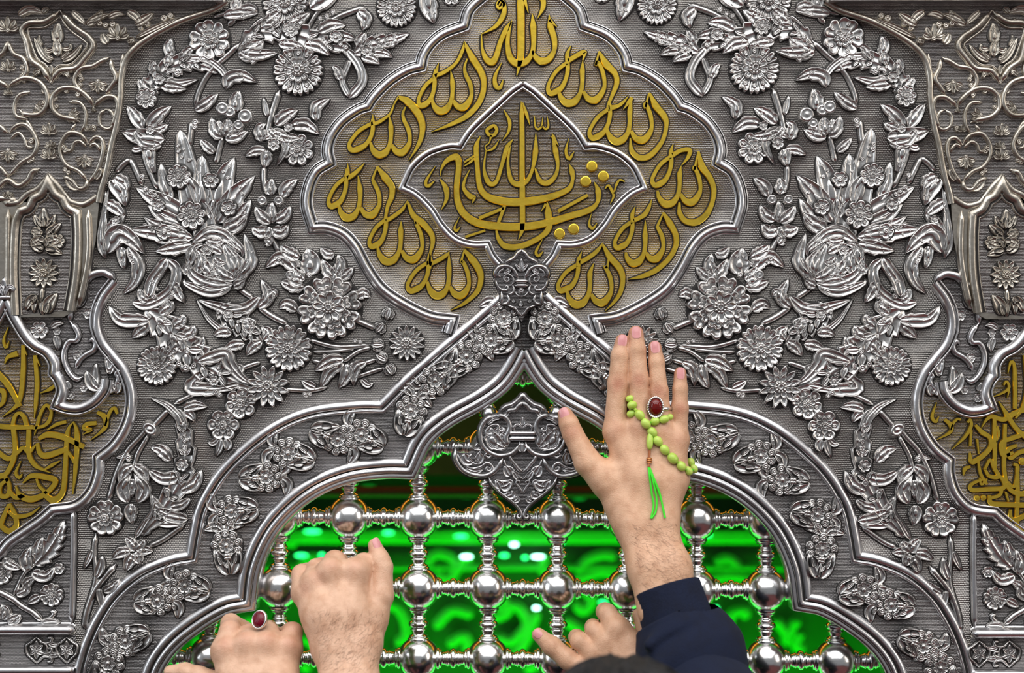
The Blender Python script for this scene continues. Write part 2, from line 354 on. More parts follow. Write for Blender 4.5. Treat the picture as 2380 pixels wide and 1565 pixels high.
LEAVES = [
 # vertical feather leaf, lower left
 (26, 'l', [(326, 1246), (367, 1201), (392, 1163), (416, 1125), (431, 1074), (430, 1016), (419, 971), (390, 943), (356, 927)], 9),
 (10, 'b', [(430, 1010), (416, 968), (388, 941), (352, 926)], 0), (13, 'l', [(400, 1070), (375, 1045), (351, 1040)], 0), (14, 'p', [(415, 1108), (380, 1112), (348, 1094)], 0),
 (14, 'l', [(420, 1140), (450, 1125), (470, 1092)], 0), (11, 'p', [(400, 1178), (425, 1172), (443, 1158)], 0), (14, 'l', [(438, 1207), (400, 1200), (358, 1180)], 0),
 (9, 'l', [(367, 1216), (400, 1216), (434, 1217)], 0), (8, 'b', [(316, 1250), (338, 1215), (356, 1185), (351, 1145)], 0), (10, 'l', [(380, 1195), (362, 1170), (354, 1150)], 0),
 (12, 'p', [(318, 1278), (308, 1262), (294, 1249)], 0), (12, 'p', [(318, 1276), (330, 1264), (338, 1254)], 0), (12, 'l', [(316, 1280), (336, 1278), (358, 1280)], 0), (12, 'p', [(316, 1284), (322, 1296), (328, 1309)], 0), (12, 'l', [(312, 1286), (303, 1305), (294, 1328)], 0), (12, 'l', [(305, 1280), (282, 1284), (262, 1298)], 0),
 (7, 'l', [(217, 1277), (208, 1300), (196, 1322)], 0), (9, 'l', [(226, 1342), (236, 1315), (240, 1291)], 0), (10, 'l', [(242, 1374), (260, 1365), (278, 1346)], 0), (8, 'l', [(231, 1368), (235, 1390), (238, 1412)], 0),
 (11, 'l', [(428, 950), (455, 942), (484, 945)], 0), (9, 'l', [(428, 955), (445, 965), (454, 980)], 0), (6, 'l', [(300, 1052), (285, 1060), (270, 1064)], 0),
 (12, 'l', [(312, 1082), (292, 1095), (281, 1125)], 0), (12, 'l', [(312, 1082), (334, 1098), (346, 1126)], 0), (14, 'd', [(308, 1100), (288, 1135), (300, 1168)], 0), (14, 'd', [(312, 1100), (336, 1135), (322, 1168)], 0), (10, 'l', [(310, 1112), (308, 1135), (308, 1156)], 0), (13, 'l', [(308, 1170), (306, 1192), (311, 1218)], 0),
 # lily over the big lower feather, left
 (11, 'e', [(391, 603), (372, 630), (355, 655), (345, 690)], 0), (11, 'e', [(390, 603), (412, 630), (399, 675), (350, 707), (310, 704)], 0), (12, 'l', [(404, 655), (414, 680), (430, 704)], 0),
 (15, 'l', [(350, 745), (318, 745), (280, 742), (255, 712)], 0), (13, 'l', [(350, 752), (330, 768), (308, 786)], 0), (10, 'p', [(345, 700), (332, 690), (326, 672)], 0), (12, 'l', [(372, 730), (392, 712), (386, 695)], 0),
 (44, 'l', [(338, 720), (361, 739), (399, 777), (438, 818), (479, 850), (543, 885), (600, 905)], 9), (14, 'd', [(360, 733), (385, 755), (398, 778)], 0), (14, 'd', [(395, 772), (415, 795), (428, 818)], 0), (12, 'd', [(430, 800), (444, 822), (452, 840)], 0),
 (13, 'l', [(405, 760), (424, 745), (428, 730)], 0), (13, 'l', [(425, 785), (447, 772), (454, 756)], 0), (12, 'l', [(446, 812), (466, 800), (474, 782)], 0), (12, 'l', [(380, 720), (396, 712), (404, 700)], 0),
 (14, 'l', [(460, 842), (490, 832), (526, 824), (535, 845), (560, 875), (590, 896)], 0), (15, 'l', [(520, 905), (480, 905), (445, 900), (475, 868), (500, 870)], 0), (9, 'b', [(560, 895), (500, 905), (436, 902)], 0), (12, 'l', [(420, 790), (400, 815), (385, 830)], 0),
 # middle feather leaf
 (13, 'l', [(606, 690), (575, 716), (540, 722), (505, 712), (459, 697)], 0), (12, 'l', [(600, 716), (624, 690), (608, 650)], 0), (8, 'b', [(520, 770), (490, 745), (470, 716), (458, 697)], 0), (34, 'l', [(505, 720), (537, 735), (575, 765), (612, 800)], 6),
 (12, 'l', [(540, 775), (520, 772), (497, 780)], 0), (12, 'l', [(570, 800), (548, 803), (522, 812)], 0), (12, 'l', [(610, 795), (590, 806), (573, 827)], 0), (11, 'l', [(620, 700), (635, 680), (646, 690)], 0), (13, 'l', [(585, 775), (575, 750), (572, 736)], 0), (12, 'l', [(612, 790), (625, 775), (608, 760)], 0), (9, 'l', [(545, 866), (560, 858), (548, 848)], 0),
 # globe bud sepals
 # fan of the large lotus
 (30, 'p', [(455, 510), (440, 430), (430, 360), (419, 303)], 0), (20, 'p', [(480, 500), (470, 430), (471, 362)], 0), (24, 'l', [(500, 500), (515, 430), (545, 366)], 0), (22, 'l', [(505, 520), (545, 460), (592, 410)], 0), (16, 'l', [(520, 530), (560, 500), (584, 465)], 0), (16, 'l', [(520, 540), (555, 520), (576, 498)], 0),
 (22, 'l', [(450, 520), (390, 480), (317, 437)], 0), (16, 'l', [(440, 530), (390, 510), (345, 478)], 0), (20, 'l', [(450, 555), (380, 545), (302, 535)], 0), (15, 'l', [(450, 570), (400, 580), (362, 585)], 0), (13, 'l', [(400, 470), (384, 430), (375, 380)], 0), (14, 'l', [(440, 545), (370, 525), (335, 505)], 0), (13, 'd', [(430, 400), (455, 440), (462, 478)], 0), (12, 'd', [(500, 455), (494, 490), (494, 512)], 0), (30, 'l', [(480, 570), (470, 500), (450, 450)], 0),
 # feather leaf, upper left
 (27, 'l', [(338, 250), (352, 200), (395, 158), (450, 146), (520, 172)], 8), (9, 'l', [(380, 182), (415, 195), (462, 185)], 0), (12, 'l', [(375, 200), (410, 205), (435, 208)], 0), (8, 'e', [(440, 138), (480, 140), (512, 160), (528, 182)], 0), (13, 'l', [(350, 215), (330, 195), (324, 185)], 0), (11, 'l', [(420, 145), (440, 120), (455, 112)], 0), (11, 'l', [(392, 155), (395, 135), (400, 128)], 0), (12, 'l', [(366, 175), (358, 155), (362, 142)], 0),
 (14, 'l', [(335, 300), (316, 270), (297, 246)], 0), (14, 'l', [(345, 300), (370, 270), (400, 248)], 0), (12, 'l', [(345, 305), (375, 300), (392, 290)], 0), (20, 'l', [(384, 325), (335, 322), (285, 308)], 0), (12, 'l', [(378, 340), (340, 335), (310, 300)], 0), (17, 't', [(345, 335), (350, 370), (358, 402)], 0), (8, 'e', [(330, 345), (318, 348), (310, 345)], 0),
 (11, 'l', [(401, 135), (394, 112), (402, 90)], 0), (14, 'l', [(526, 208), (535, 184), (565, 178), (598, 192)], 0), (12, 'l', [(454, 258), (480, 242), (508, 219)], 0), (10, 'l', [(500, 357), (482, 342), (466, 325)], 0),
 # hanging buds at the left edge
 (17, 'l', [(258, 418), (282, 445), (293, 480)], 0), (13, 'l', [(268, 412), (290, 425), (300, 445)], 0), (10, 'b', [(246, 600), (238, 560), (244, 500), (254, 440)], 0), (13, 'l', [(248, 470), (272, 485), (293, 505)], 0), (12, 'l', [(250, 540), (270, 520), (292, 500)], 0), (20, 'l', [(250, 590), (275, 545), (310, 560), (336, 590)], 0), (12, 'l', [(262, 535), (285, 540), (310, 570)], 0), (10, 'p', [(283, 575), (285, 600), (290, 625)], 0), (13, 'l', [(298, 575), (322, 615), (315, 655), (288, 684)], 0),
 # composite bud above the big flower
 (15, 'l', [(690, 628), (655, 600), (617, 623)], 0), (14, 'l', [(697, 600), (675, 590), (652, 572)], 0), (22, 'l', [(716, 640), (722, 610), (714, 578)], 0), (14, 'l', [(708, 668), (680, 665), (652, 655)], 0), (14, 'l', [(710, 650), (690, 640), (678, 620)], 0), (16, 'l', [(705, 655), (685, 650), (676, 638)], 0), (11, 'l', [(778, 590), (762, 592), (745, 577)], 0),
 (13, 'l', [(780, 652), (762, 630), (749, 603)], 0), (12, 'l', [(782, 640), (792, 615), (786, 592)], 0), (12, 'l', [(785, 650), (805, 638), (822, 622)], 0), (14, 'l', [(780, 660), (780, 640), (781, 616)], 0), (12, 'l', [(830, 692), (845, 682), (862, 690)], 0), (13, 'l', [(692, 722), (668, 708), (649, 717)], 0), (10, 'l', [(632, 570), (622, 560), (614, 562)], 0),
 (14, 'l', [(800, 836), (770, 840), (732, 862)], 0), (13, 'l', [(800, 846), (770, 862), (745, 902)], 0), (13, 'l', [(808, 846), (805, 875), (788, 902)], 0), (11, 'l', [(852, 842), (828, 855), (822, 897)], 0), (9, 'l', [(735, 902), (718, 895), (701, 884)], 0), (8, 'l', [(840, 882), (855, 895), (868, 890)], 0),
 (8, 'l', [(516, 1020), (512, 1040), (503, 1062)], 0), (8, 'l', [(508, 1020), (496, 1030), (484, 1028)], 0), (9, 'l', [(525, 1020), (530, 1036), (526, 1048)], 0),
 # chain of buds beside the cartouche
 (14, 'l', [(640, 292), (665, 270), (694, 256)], 0), (14, 'l', [(676, 294), (710, 290), (743, 312)], 0), (12, 'l', [(736, 282), (735, 250), (768, 229)], 0), (7, 'l', [(622, 272), (618, 250), (613, 228)], 0), (11, 'l', [(620, 352), (595, 352), (570, 364)], 0), (10, 'l', [(610, 325), (650, 310), (665, 345), (644, 386)], 0), (12, 'l', [(622, 350), (620, 370), (614, 392)], 0), (13, 'l', [(610, 330), (604, 300), (618, 288)], 0), (12, 'l', [(640, 310), (670, 320), (700, 322)], 0), (10, 'l', [(625, 300), (640, 318), (660, 322)], 0),
 (13, 'l', [(632, 455), (628, 435), (634, 416)], 0), (13, 'l', [(655, 460), (668, 436), (692, 417)], 0), (13, 'l', [(630, 520), (610, 505), (594, 482)], 0), (14, 'l', [(628, 536), (604, 540), (586, 530)], 0), (13, 'l', [(640, 515), (662, 502), (677, 480)], 0), (14, 'l', [(634, 535), (655, 540), (672, 524)], 0), (12, 'l', [(634, 520), (630, 495), (634, 470)], 0), (12, 'p', [(630, 530), (622, 545), (612, 552)], 0),
 # blossom
 (15, 'l', [(548, 262), (550, 235), (558, 212)], 0), (13, 'l', [(520, 320), (502, 308), (492, 274)], 0), (13, 'l', [(524, 322), (550, 318), (577, 306)], 0), (14, 'l', [(522, 318), (530, 300), (532, 276)], 0), (12, 'l', [(520, 314), (512, 298), (510, 280)], 0), (12, 'l', [(528, 314), (548, 304), (562, 296)], 0),
 # long feather leaf along the top
 (32, 'l', [(560, 108), (600, 78), (650, 70), (700, 84), (755, 102), (800, 112), (828, 148)], 9), (15, 'l', [(600, 68), (630, 62), (660, 86)], 0), (12, 'l', [(648, 103), (680, 106), (712, 114)], 0), (14, 'l', [(708, 104), (740, 108), (768, 130)], 0), (20, 'l', [(554, 130), (585, 118), (612, 92)], 0), (18, 'l', [(570, 118), (592, 112), (614, 96)], 0), (13, 'l', [(560, 122), (600, 128), (646, 124)], 0), (14, 'l', [(660, 64), (690, 50), (722, 30)], 0), (13, 'l', [(610, 66), (640, 40), (660, 26)], 0), (14, 'l', [(740, 76), (770, 60), (805, 60)], 0), (13, 'l', [(760, 90), (795, 86), (830, 94)], 0),
 (17, 'l', [(822, 128), (860, 108), (905, 96), (952, 80)], 5), (12, 'l', [(832, 112), (842, 92), (852, 78)], 0), (12, 'l', [(870, 100), (885, 90), (894, 79)], 0), (11, 'l', [(860, 122), (890, 124), (913, 134)], 0), (11, 'l', [(840, 132), (865, 138), (884, 150)], 0), (9, 'e', [(806, 116), (834, 152), (842, 190), (812, 228)], 0), (7, 'e', [(812, 226), (796, 190), (806, 160), (814, 140)], 0), (10, 'l', [(794, 188), (785, 165), (772, 155)], 0), (14, 'l', [(832, 28), (850, 45), (844, 72)], 0), (19, 'l', [(994, -20), (998, 20), (1009, 56)], 0), (12, 'l', [(520, 40), (545, 34), (600, 32)], 0), (13, 'l', [(545, 28), (552, 10), (550, -5)], 0), (12, 'l', [(560, 26), (585, 22), (600, 30)], 0),
 (26, 'l', [(720, 20), (760, -10), (800, -30)], 0)]
ROSES = [(694, 165, 60, 'dahlia'), (488, 94, 50, 'five'), (663, 8, 54, 'dahlia'), (922, 18, 48, 'dahlia'), (692, 348, 39, 'eight'), (343, 230, 25, 'eight'), (418, 412, 29, 'eight'), (448, 502, 34, 'eight'), (534, 485, 19, 'small'), (493, 421, 19, 'small'), (385, 540, 19, 'small'), (372, 480, 14, 'small'),
 (767, 715, 78, 'big'), (672, 809, 57, 'heart'), (946, 798, 44, 'star'), (624, 898, 52, 'daisy'), (561, 937, 38, 'six'), (520, 988, 38, 'six'), (366, 850, 48, 'heart'), (247, 1203, 44, 'five'), (426, 1080, 15, 'small'), (638, 338, 15, 'small'), (678, 70, 20, 'eight'), (782, 88, 15, 'small'), (855, 122, 13, 'small'), (373, 186, 14, 'small'), (672, 298, 11, 'small'), (500, 885, 12, 'small'), (533, 730, 11, 'small'), (484, 590, 14, 'small'), (352, 304, 11, 'small'), (272, 514, 10, 'small'), (1050, -6, 22, 'six')]
PETALS = [(519, 254, 15), (572, 272, 17), (536, 262, 13), (556, 292, 12), (611, 467, 11), (649, 467, 11), (676, 640, 11), (905, 732, 0), (390, 1142, 8), (423, 1120, 8)]
BEADS = [(427, 987, 5), (430, 1010, 5), (431, 1024, 6), (431, 1040, 7), (432, 1050, 5), (349, 738, 5), (335, 742, 5), (322, 744, 5), (384, 741, 6), (390, 749, 6), (364, 672, 5), (360, 690, 7), (357, 655, 5), (372, 640, 5), (400, 690, 6), (448, 762, 5), (452, 775, 5), (470, 820, 6), (434, 855, 9), (452, 851, 7), (418, 846, 7), (408, 852, 5), (447, 1005, 0), (287, 1206, 0),
 (509, 727, 5), (550, 726, 5), (340, 440, 6), (352, 447, 6), (362, 455, 6), (415, 340, 5), (416, 352, 6), (340, 525, 6), (350, 528, 6), (400, 555, 6), (432, 560, 6), (305, 595, 7), (312, 610, 7), (316, 622, 5), (456, 286, 8), (454, 297, 6), (332, 412, 6), (404, 165, 6), (392, 172, 5), (413, 172, 7), (438, 160, 5), (590, 143, 7), (598, 138, 6), (552, 176, 6), (562, 176, 5), (895, 108, 5), (905, 105, 5), (914, 103, 5), (922, 101, 4), (792, 104, 6), (805, 112, 6), (580, 92, 6), (592, 88, 6), (602, 84, 5), (650, 603, 6), (660, 608, 5), (690, 608, 5), (695, 616, 5), (720, 640, 6), (485, 677, 7), (494, 679, 6), (503, 912, 7), (512, 918, 6), (710, 918, 6), (720, 915, 5), (755, 828, 5), (826, 792, 5), (838, 795, 5), (510, 640, 0), (300, 1064, 7), (285, 592, 5), (775, 30, 6), (760, 40, 5), (745, 44, 5), (565, 40, 6)]
BUDS = [(902, 732, 15, -1.3), (882, 764, 15, -.9), (876, 802, 16, .0), (886, 831, 15, .5), (905, 857, 15, 1.0)]
MATS = [SILVER, NEARBLACK]
def spandrel(T, side, mir):
    M.T = staticmethod(T)
    th = thing('floral_panel', 'embossed silver panel of curling flowers and feathered leaves %s the gold medallion' % side, 'panel')
    g = M(); out = flat(ARCH_OUT)
    if not mir: poly = [(1216, -320), (-420, -320), (-420, 1900)] + out[::-1] + [(1216, 660)]
    else:
        i = [2437-x for x, y in out]; poly = [(1216, -320), (2900, -320), (2900, 1900)] + [(2437-x, y) for x, y in out][::-1] + [(1216, 660)]
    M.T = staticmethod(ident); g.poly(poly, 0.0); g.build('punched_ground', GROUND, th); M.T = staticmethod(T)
    for w_, p in STEMS:
        m = M(); tube(m, p, w_, w_*1.5); m.build('stem', MATS, th)
    for i, (w_, k, p, se) in enumerate(LEAVES):
        m = M(); leaf(m, p, w_, k, serr=se, h0=0 if w_ > 20 else 2+(i % 3)*1.5)
        if se >= 5 and w_ > 15:                                    # side lobes and a vein of beads on the feathered leaves
            Q = cr(p, n=15)
            for j in range(2, 12, 2):
                d = Q[j+1]-Q[j]; d = d/np.linalg.norm(d); nn = np.array([-d[1], d[0]]); ww = w_*wfun('l', j/14)
                for sgn in (1, -1):
                    a = Q[j]+nn*sgn*ww*.15; b = Q[j]+d*w_*.55+nn*sgn*ww*.62
                    leaf(m, [a, (a+b)/2+d*2, b], max(4, ww*.2), 'l', 5, 10, extra=False, n=8)
                bead(m, Q[j, 0], Q[j, 1], max(3, w_*.14), 11, 8)
        m.build('leaf', MATS, th)
    for x, y, R, k in ROSES: rosette('flower', x, y, R, k, th, MATS, h0=3 if R > 36 else 13, rot=(x*7 % 10)/10.0)
    for x, y, r in PETALS:
        if r: m = M(); lathe(m, x, y, r, [(1.15, 0), (1, .5), (.88, 1), (.7, .85), (.35, .9), (.001, 1)], r*.8, 6, 14); m.build('round_petal', MATS, th)
    b = M()
    for x, y, r in BEADS:
        if r: bead(b, x, y, r, 9, 9)
    tag(b.build('seed_beads', MATS, th), kind='stuff')
    for x, y, r, a in BUDS:
        m = M(); c, s_ = math.cos(a), math.sin(a)
        for k in (-1.1, 0, 1.1):
            leaf(m, [(x-c*r*.9, y-s_*r*.9), (x, y), (x+math.cos(a+k)*r*1.1, y+math.sin(a+k)*r*1.1)], r*.75, 'd', 9, 2)
        leaf(m, [(x-c*r*.6, y-s_*r*.6), (x, y), (x+c*r*1.1, y+s_*r*1.1)], r*.45, 'l', 6, 10); m.build('bud', MATS, th)
    # the globe shaped bud wrapped in sepals
    gl = M(); lathe(gl, 508, 607, 72, [(1.05, 0), (1.0, .3), (.9, .6), (.7, .85), (.4, .98), (.001, 1)], 13, 0, 30, ry=64); o = gl.build('globe_bud', MATS, th)
    for p, w_ in (([(545, 655), (585, 610), (570, 545)], 13), ([(545, 660), (500, 665), (450, 640), (436, 595)], 14), ([(540, 668), (490, 678), (435, 660), (432, 650)], 12), ([(450, 565), (500, 540), (560, 575), (566, 600)], 13), ([(470, 545), (520, 545), (560, 590)], 12), ([(440, 620), (455, 575), (480, 568)], 11), ([(460, 640), (470, 600), (450, 575)], 13), ([(500, 650), (480, 620), (465, 590)], 12), ([(530, 655), (510, 625), (515, 600)], 13), ([(545, 640), (555, 610), (535, 580)], 12), ([(520, 590), (495, 575), (475, 580)], 11), ([(558, 655), (568, 640), (572, 630)], 9), ([(545, 668), (560, 660), (572, 652)], 10), ([(548, 650), (520, 640), (492, 612)], 13), ([(540, 650), (545, 620), (520, 566)], 12), ([(535, 660), (500, 650), (470, 655)], 11), ([(480, 560), (505, 566), (530, 556)], 10), ([(500, 600), (510, 612), (528, 612)], 9), ([(448, 610), (446, 590), (456, 570)], 10), ([(470, 622), (486, 632), (505, 632)], 8), ([(555, 645), (575, 625), (580, 596)], 11), ([(440, 640), (436, 625), (440, 612)], 10)):
        m = M(); leaf(m, p, w_, 'l', 9, 11); m.build('sepal', MATS, o)
    rosette('flower', 484, 582, 15, 'small', o, MATS, h0=16)
    kn = M(); lathe(kn, 351, 997, 20, BEAD, 16, 2, 14, ry=15, rot=.6); kn.build('knot', MATS, th)
    M.T = staticmethod(ident)
spandrel(ident, 'left of', False)
spandrel(mirror, 'right of', True)

# ------------------------------------------------------------------ arch band with its garland
arch = thing('arch_surround', 'polished silver double moulding with flower garland framing the lattice opening', 'arch')
g = M(); o_ = flat(ARCH_OUT); i_ = flat(ARCH_IN)
M.T = staticmethod(ident)
def mk(p): return [(2437-x, y) for x, y in p]
g.poly([(1216, 640)] + o_ + i_[::-1] + [(1216, 813)], 1.0)
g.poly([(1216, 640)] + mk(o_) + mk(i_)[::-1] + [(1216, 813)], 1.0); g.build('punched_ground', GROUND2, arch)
def both(segs): return [[(2437-x, y) for x, y in s] for s in segs]
for segs, prof, nm, gr in ((ARCH_OUT, PROF_OUT, 'outer_moulding', (5, 6)), (ARCH_IN, PROF_IN, 'inner_moulding', (5, 6, 11))):
    for sg, sn in ((segs, -1), (both(segs), 1)):
        m = M(); sweep(m, sg, prof, sn, mc=side_mats(prof, gr), step=5); m.build(nm, MOULDMAT, arch)
GARL = [((1171, 738), (1188, 790)), ((1142, 790), (1176, 792)), ((1084, 828), (1036, 866)), ((1012, 884), (1044, 862)),
        ((956, 954), (940, 1012)), ((841, 1010), (893, 1038)), ((786, 1021), (722, 998)), ((671, 1053), (733, 1072)), ((620, 1108), (558, 1112)), ((540, 1187), (601, 1181)), ((528, 1267), (537, 1334)), ((432, 1360), (489, 1375)), ((368, 1394), (315, 1398)), ((294, 1489), (350, 1468)), ((254, 1540), (225, 1600)), ((262, 1640), (235, 1600))]
def garland(fx, fy, bx, by):
    d = np.array([fx-bx, fy-by], float); L = np.linalg.norm(d); d /= L; n = np.array([-d[1], d[0]])
    F = np.array([fx, fy], float); B = F-d*max(L, 52); L = max(L, 52)
    a0 = math.atan2(d[1], d[0])
    fl = M(); lathe(fl, fx, fy, 40, [(1.0, 0), (.93, 1)], 1.5, 1, 24, mc=[1])
    for i in range(9): petal(fl, fx, fy, 5, 39, a0+i*2*math.pi/9, math.pi/9*.97, 'r', 1, 11)
    for i in range(9):
        a = a0+i*2*math.pi/9; lathe(fl, fx+math.cos(a)*26, fy+math.sin(a)*26, 7.5, BEAD, 6, 8, 9)
    for i in range(7): petal(fl, fx, fy, 4, 19, a0+(i+.5)*2*math.pi/7, math.pi/7*.97, 'r', 9, 6)
    f = fl.build('flower', MATS, arch)
    c = M(); lathe(c, fx, fy, 6, DOME, 6, 14, 10); c.build('flower_center', MATS, f)
    for s in (-1, 1):
        m = M(); e_ = .80 if s > 0 else .92
        leaf(m, [B, B+d*L*.35+n*s*12, B+d*L*e_+n*s*29], 14.5, 'l', 13, 7, extra=False); leaf(m, [B+d*L*.35+n*s*14, B+d*L*.68+n*s*22], 4.5, 'l', 5, 17, extra=False)
        m.build('leaf', MATS, arch)
    m = M(); P_ = B+d*L*.62
    for k in range(4):
        a = a0+k*math.pi/2+.78; lathe(m, P_[0]+math.cos(a)*4.6, P_[1]+math.sin(a)*4.6, 5, DOME, 5, 18, 8)
    tube(m, [B+d*3, B+d*L*.3, P_], 2.2, 4, 17); leaf(m, [B+d*L*.25, B+d*L*.34-n*7, B+d*L*.46-n*10], 3, 'l', 4, 18, extra=False); m.build('trefoil', MATS, arch)
    for s in (-1, 1):
        m = M(); leaf(m, [F+d*34+n*s*6, F+d*46+n*s*20, F+d*42+n*s*48], 11, 'l', 9, 1, extra=False); leaf(m, [F+d*35+n*s*14, F+d*40+n*s*28], 4, 'l', 5, 8, extra=False); m.build('leaflet', MATS, arch)
    m = M(); tube(m, [F+d*28, F+d*48], 6, 8, 1); m.build('stalk', MATS, arch)
for T in (ident, lambda x, y: (2437-x, y+.012*(1216-x))):
    M.T = staticmethod(T)
    for (f, b) in GARL: garland(*f, *b)
M.T = staticmethod(ident)

# ------------------------------------------------------------------ gold medallions
CART = [[(1216, -60), (1165, -45), (1128, -10), (1092, 24), (1080, 61)], [(1080, 61), (1031, 80), (1002, 104), (985, 130), (979, 156)], [(979, 156), (949, 164), (910, 187), (881, 214), (864, 234), (855, 249)],
        [(855, 249), (832, 257), (796, 283), (771, 317), (762, 350), (768, 379)], [(768, 379), (736, 400), (718, 438), (714, 479), (729, 529)], [(729, 529), (761, 529), (799, 544), (828, 576), (854, 624), (889, 672), (943, 709), (1000, 736), (1052, 744)], [(1052, 744), (1042, 775)]]
CART_IN = [[(1215, 197), (1190, 214), (1167, 235), (1124, 275), (1095, 304), (1078, 328), (1070, 342)], [(1070, 342), (1041, 342), (995, 358), (960, 388), (943, 420), (936, 437)], [(936, 437), (966, 452), (1001, 486), (1027, 525), (1058, 556), (1096, 569), (1133, 569)], [(1133, 569), (1146, 596), (1164, 618)]]
def mc_(segs, ax): return [[(ax-x, y) for x, y in s] for s in segs]
med = thing('gold_medallion', 'large lobed silver medallion above the arch with nine gold calligraphic words', 'medallion')
fl_ = flat(CART[:-1]); g = M()
g.poly([(1217, -62)] + fl_ + flat([[(1052, 744), (1090, 763), (1150, 710), (1172, 690)]]) + [(1217, 680)], 2.0)
g.poly([(1217, -62)] + [(2435-x, y) for x, y in fl_ + flat([[(1052, 744), (1090, 763), (1150, 710), (1172, 690)]])] + [(1217, 680)], 2.0)
g.build('punched_ground', GROUND, med)
for sg, sn in ((CART, -1), (mc_(CART, 2436), 1)):
    m = M(); sweep(m, sg, PROF_CART, sn, h0=0, mc=side_mats(PROF_CART, (2, 3, 9, 10))); m.build('frame_moulding', MOULDMAT, med)
LOOP = ([(868, 287), (852, 295), (836, 305), (822, 320), (812, 338), (819, 350), (836, 346), (851, 337), (862, 320), (867, 301), (867, 284), (867, 268)], [5, 5, 5, 4.5, 4.5, 6.5, 7.5, 6, 5, 5.5, 5, .6])
B1 = ([(862, 332), (866, 347), (878, 360), (893, 358), (905, 342), (909, 320), (909, 297), (905, 269)], [3, 6, 9, 8.5, 5.5, 5, 6.5, 1])
B2 = ([(911, 338), (920, 352), (934, 356), (946, 345), (953, 328), (950, 303), (940, 281), (937, 265), (943, 250)], [4, 7, 9, 7, 4.5, 5.5, 5, 3.5, 2])
def word(loopL, top, b1, b2, strokes, peak=None):
    m = M(); sx = (top[0]-loopL[0])/59.0; sy = (loopL[1]-top[1])/55.0
    pen(m, [(loopL[0]+(x-809)*sx, loopL[1]+(y-342)*sy) for x, y in LOOP[0]], LOOP[1])
    k = (b2[0]-b1[0])/51.0; sh = (b2[1]-b1[1]+7*k)/(51*k)
    def f(p): return (b1[0]+(p[0]-881)*k, b1[1]+(p[1]-368)*k+(p[0]-881)*k*sh)
    q = [f(p) for p in B1[0]]
    if peak: q[-1] = peak
    pen(m, q, B1[1], 9.2); q2 = [f(p) for p in B2[0]]
    for st in strokes:
        if len(st) == 3 and st[2] == 'b2': q2 = q2[:-len(st[0])] + list(st[0])
    pen(m, q2, B2[1], 9.1)
    for st in strokes:
        if len(st) == 2: pen(m, st[0], st[1], 9.3)
    return m
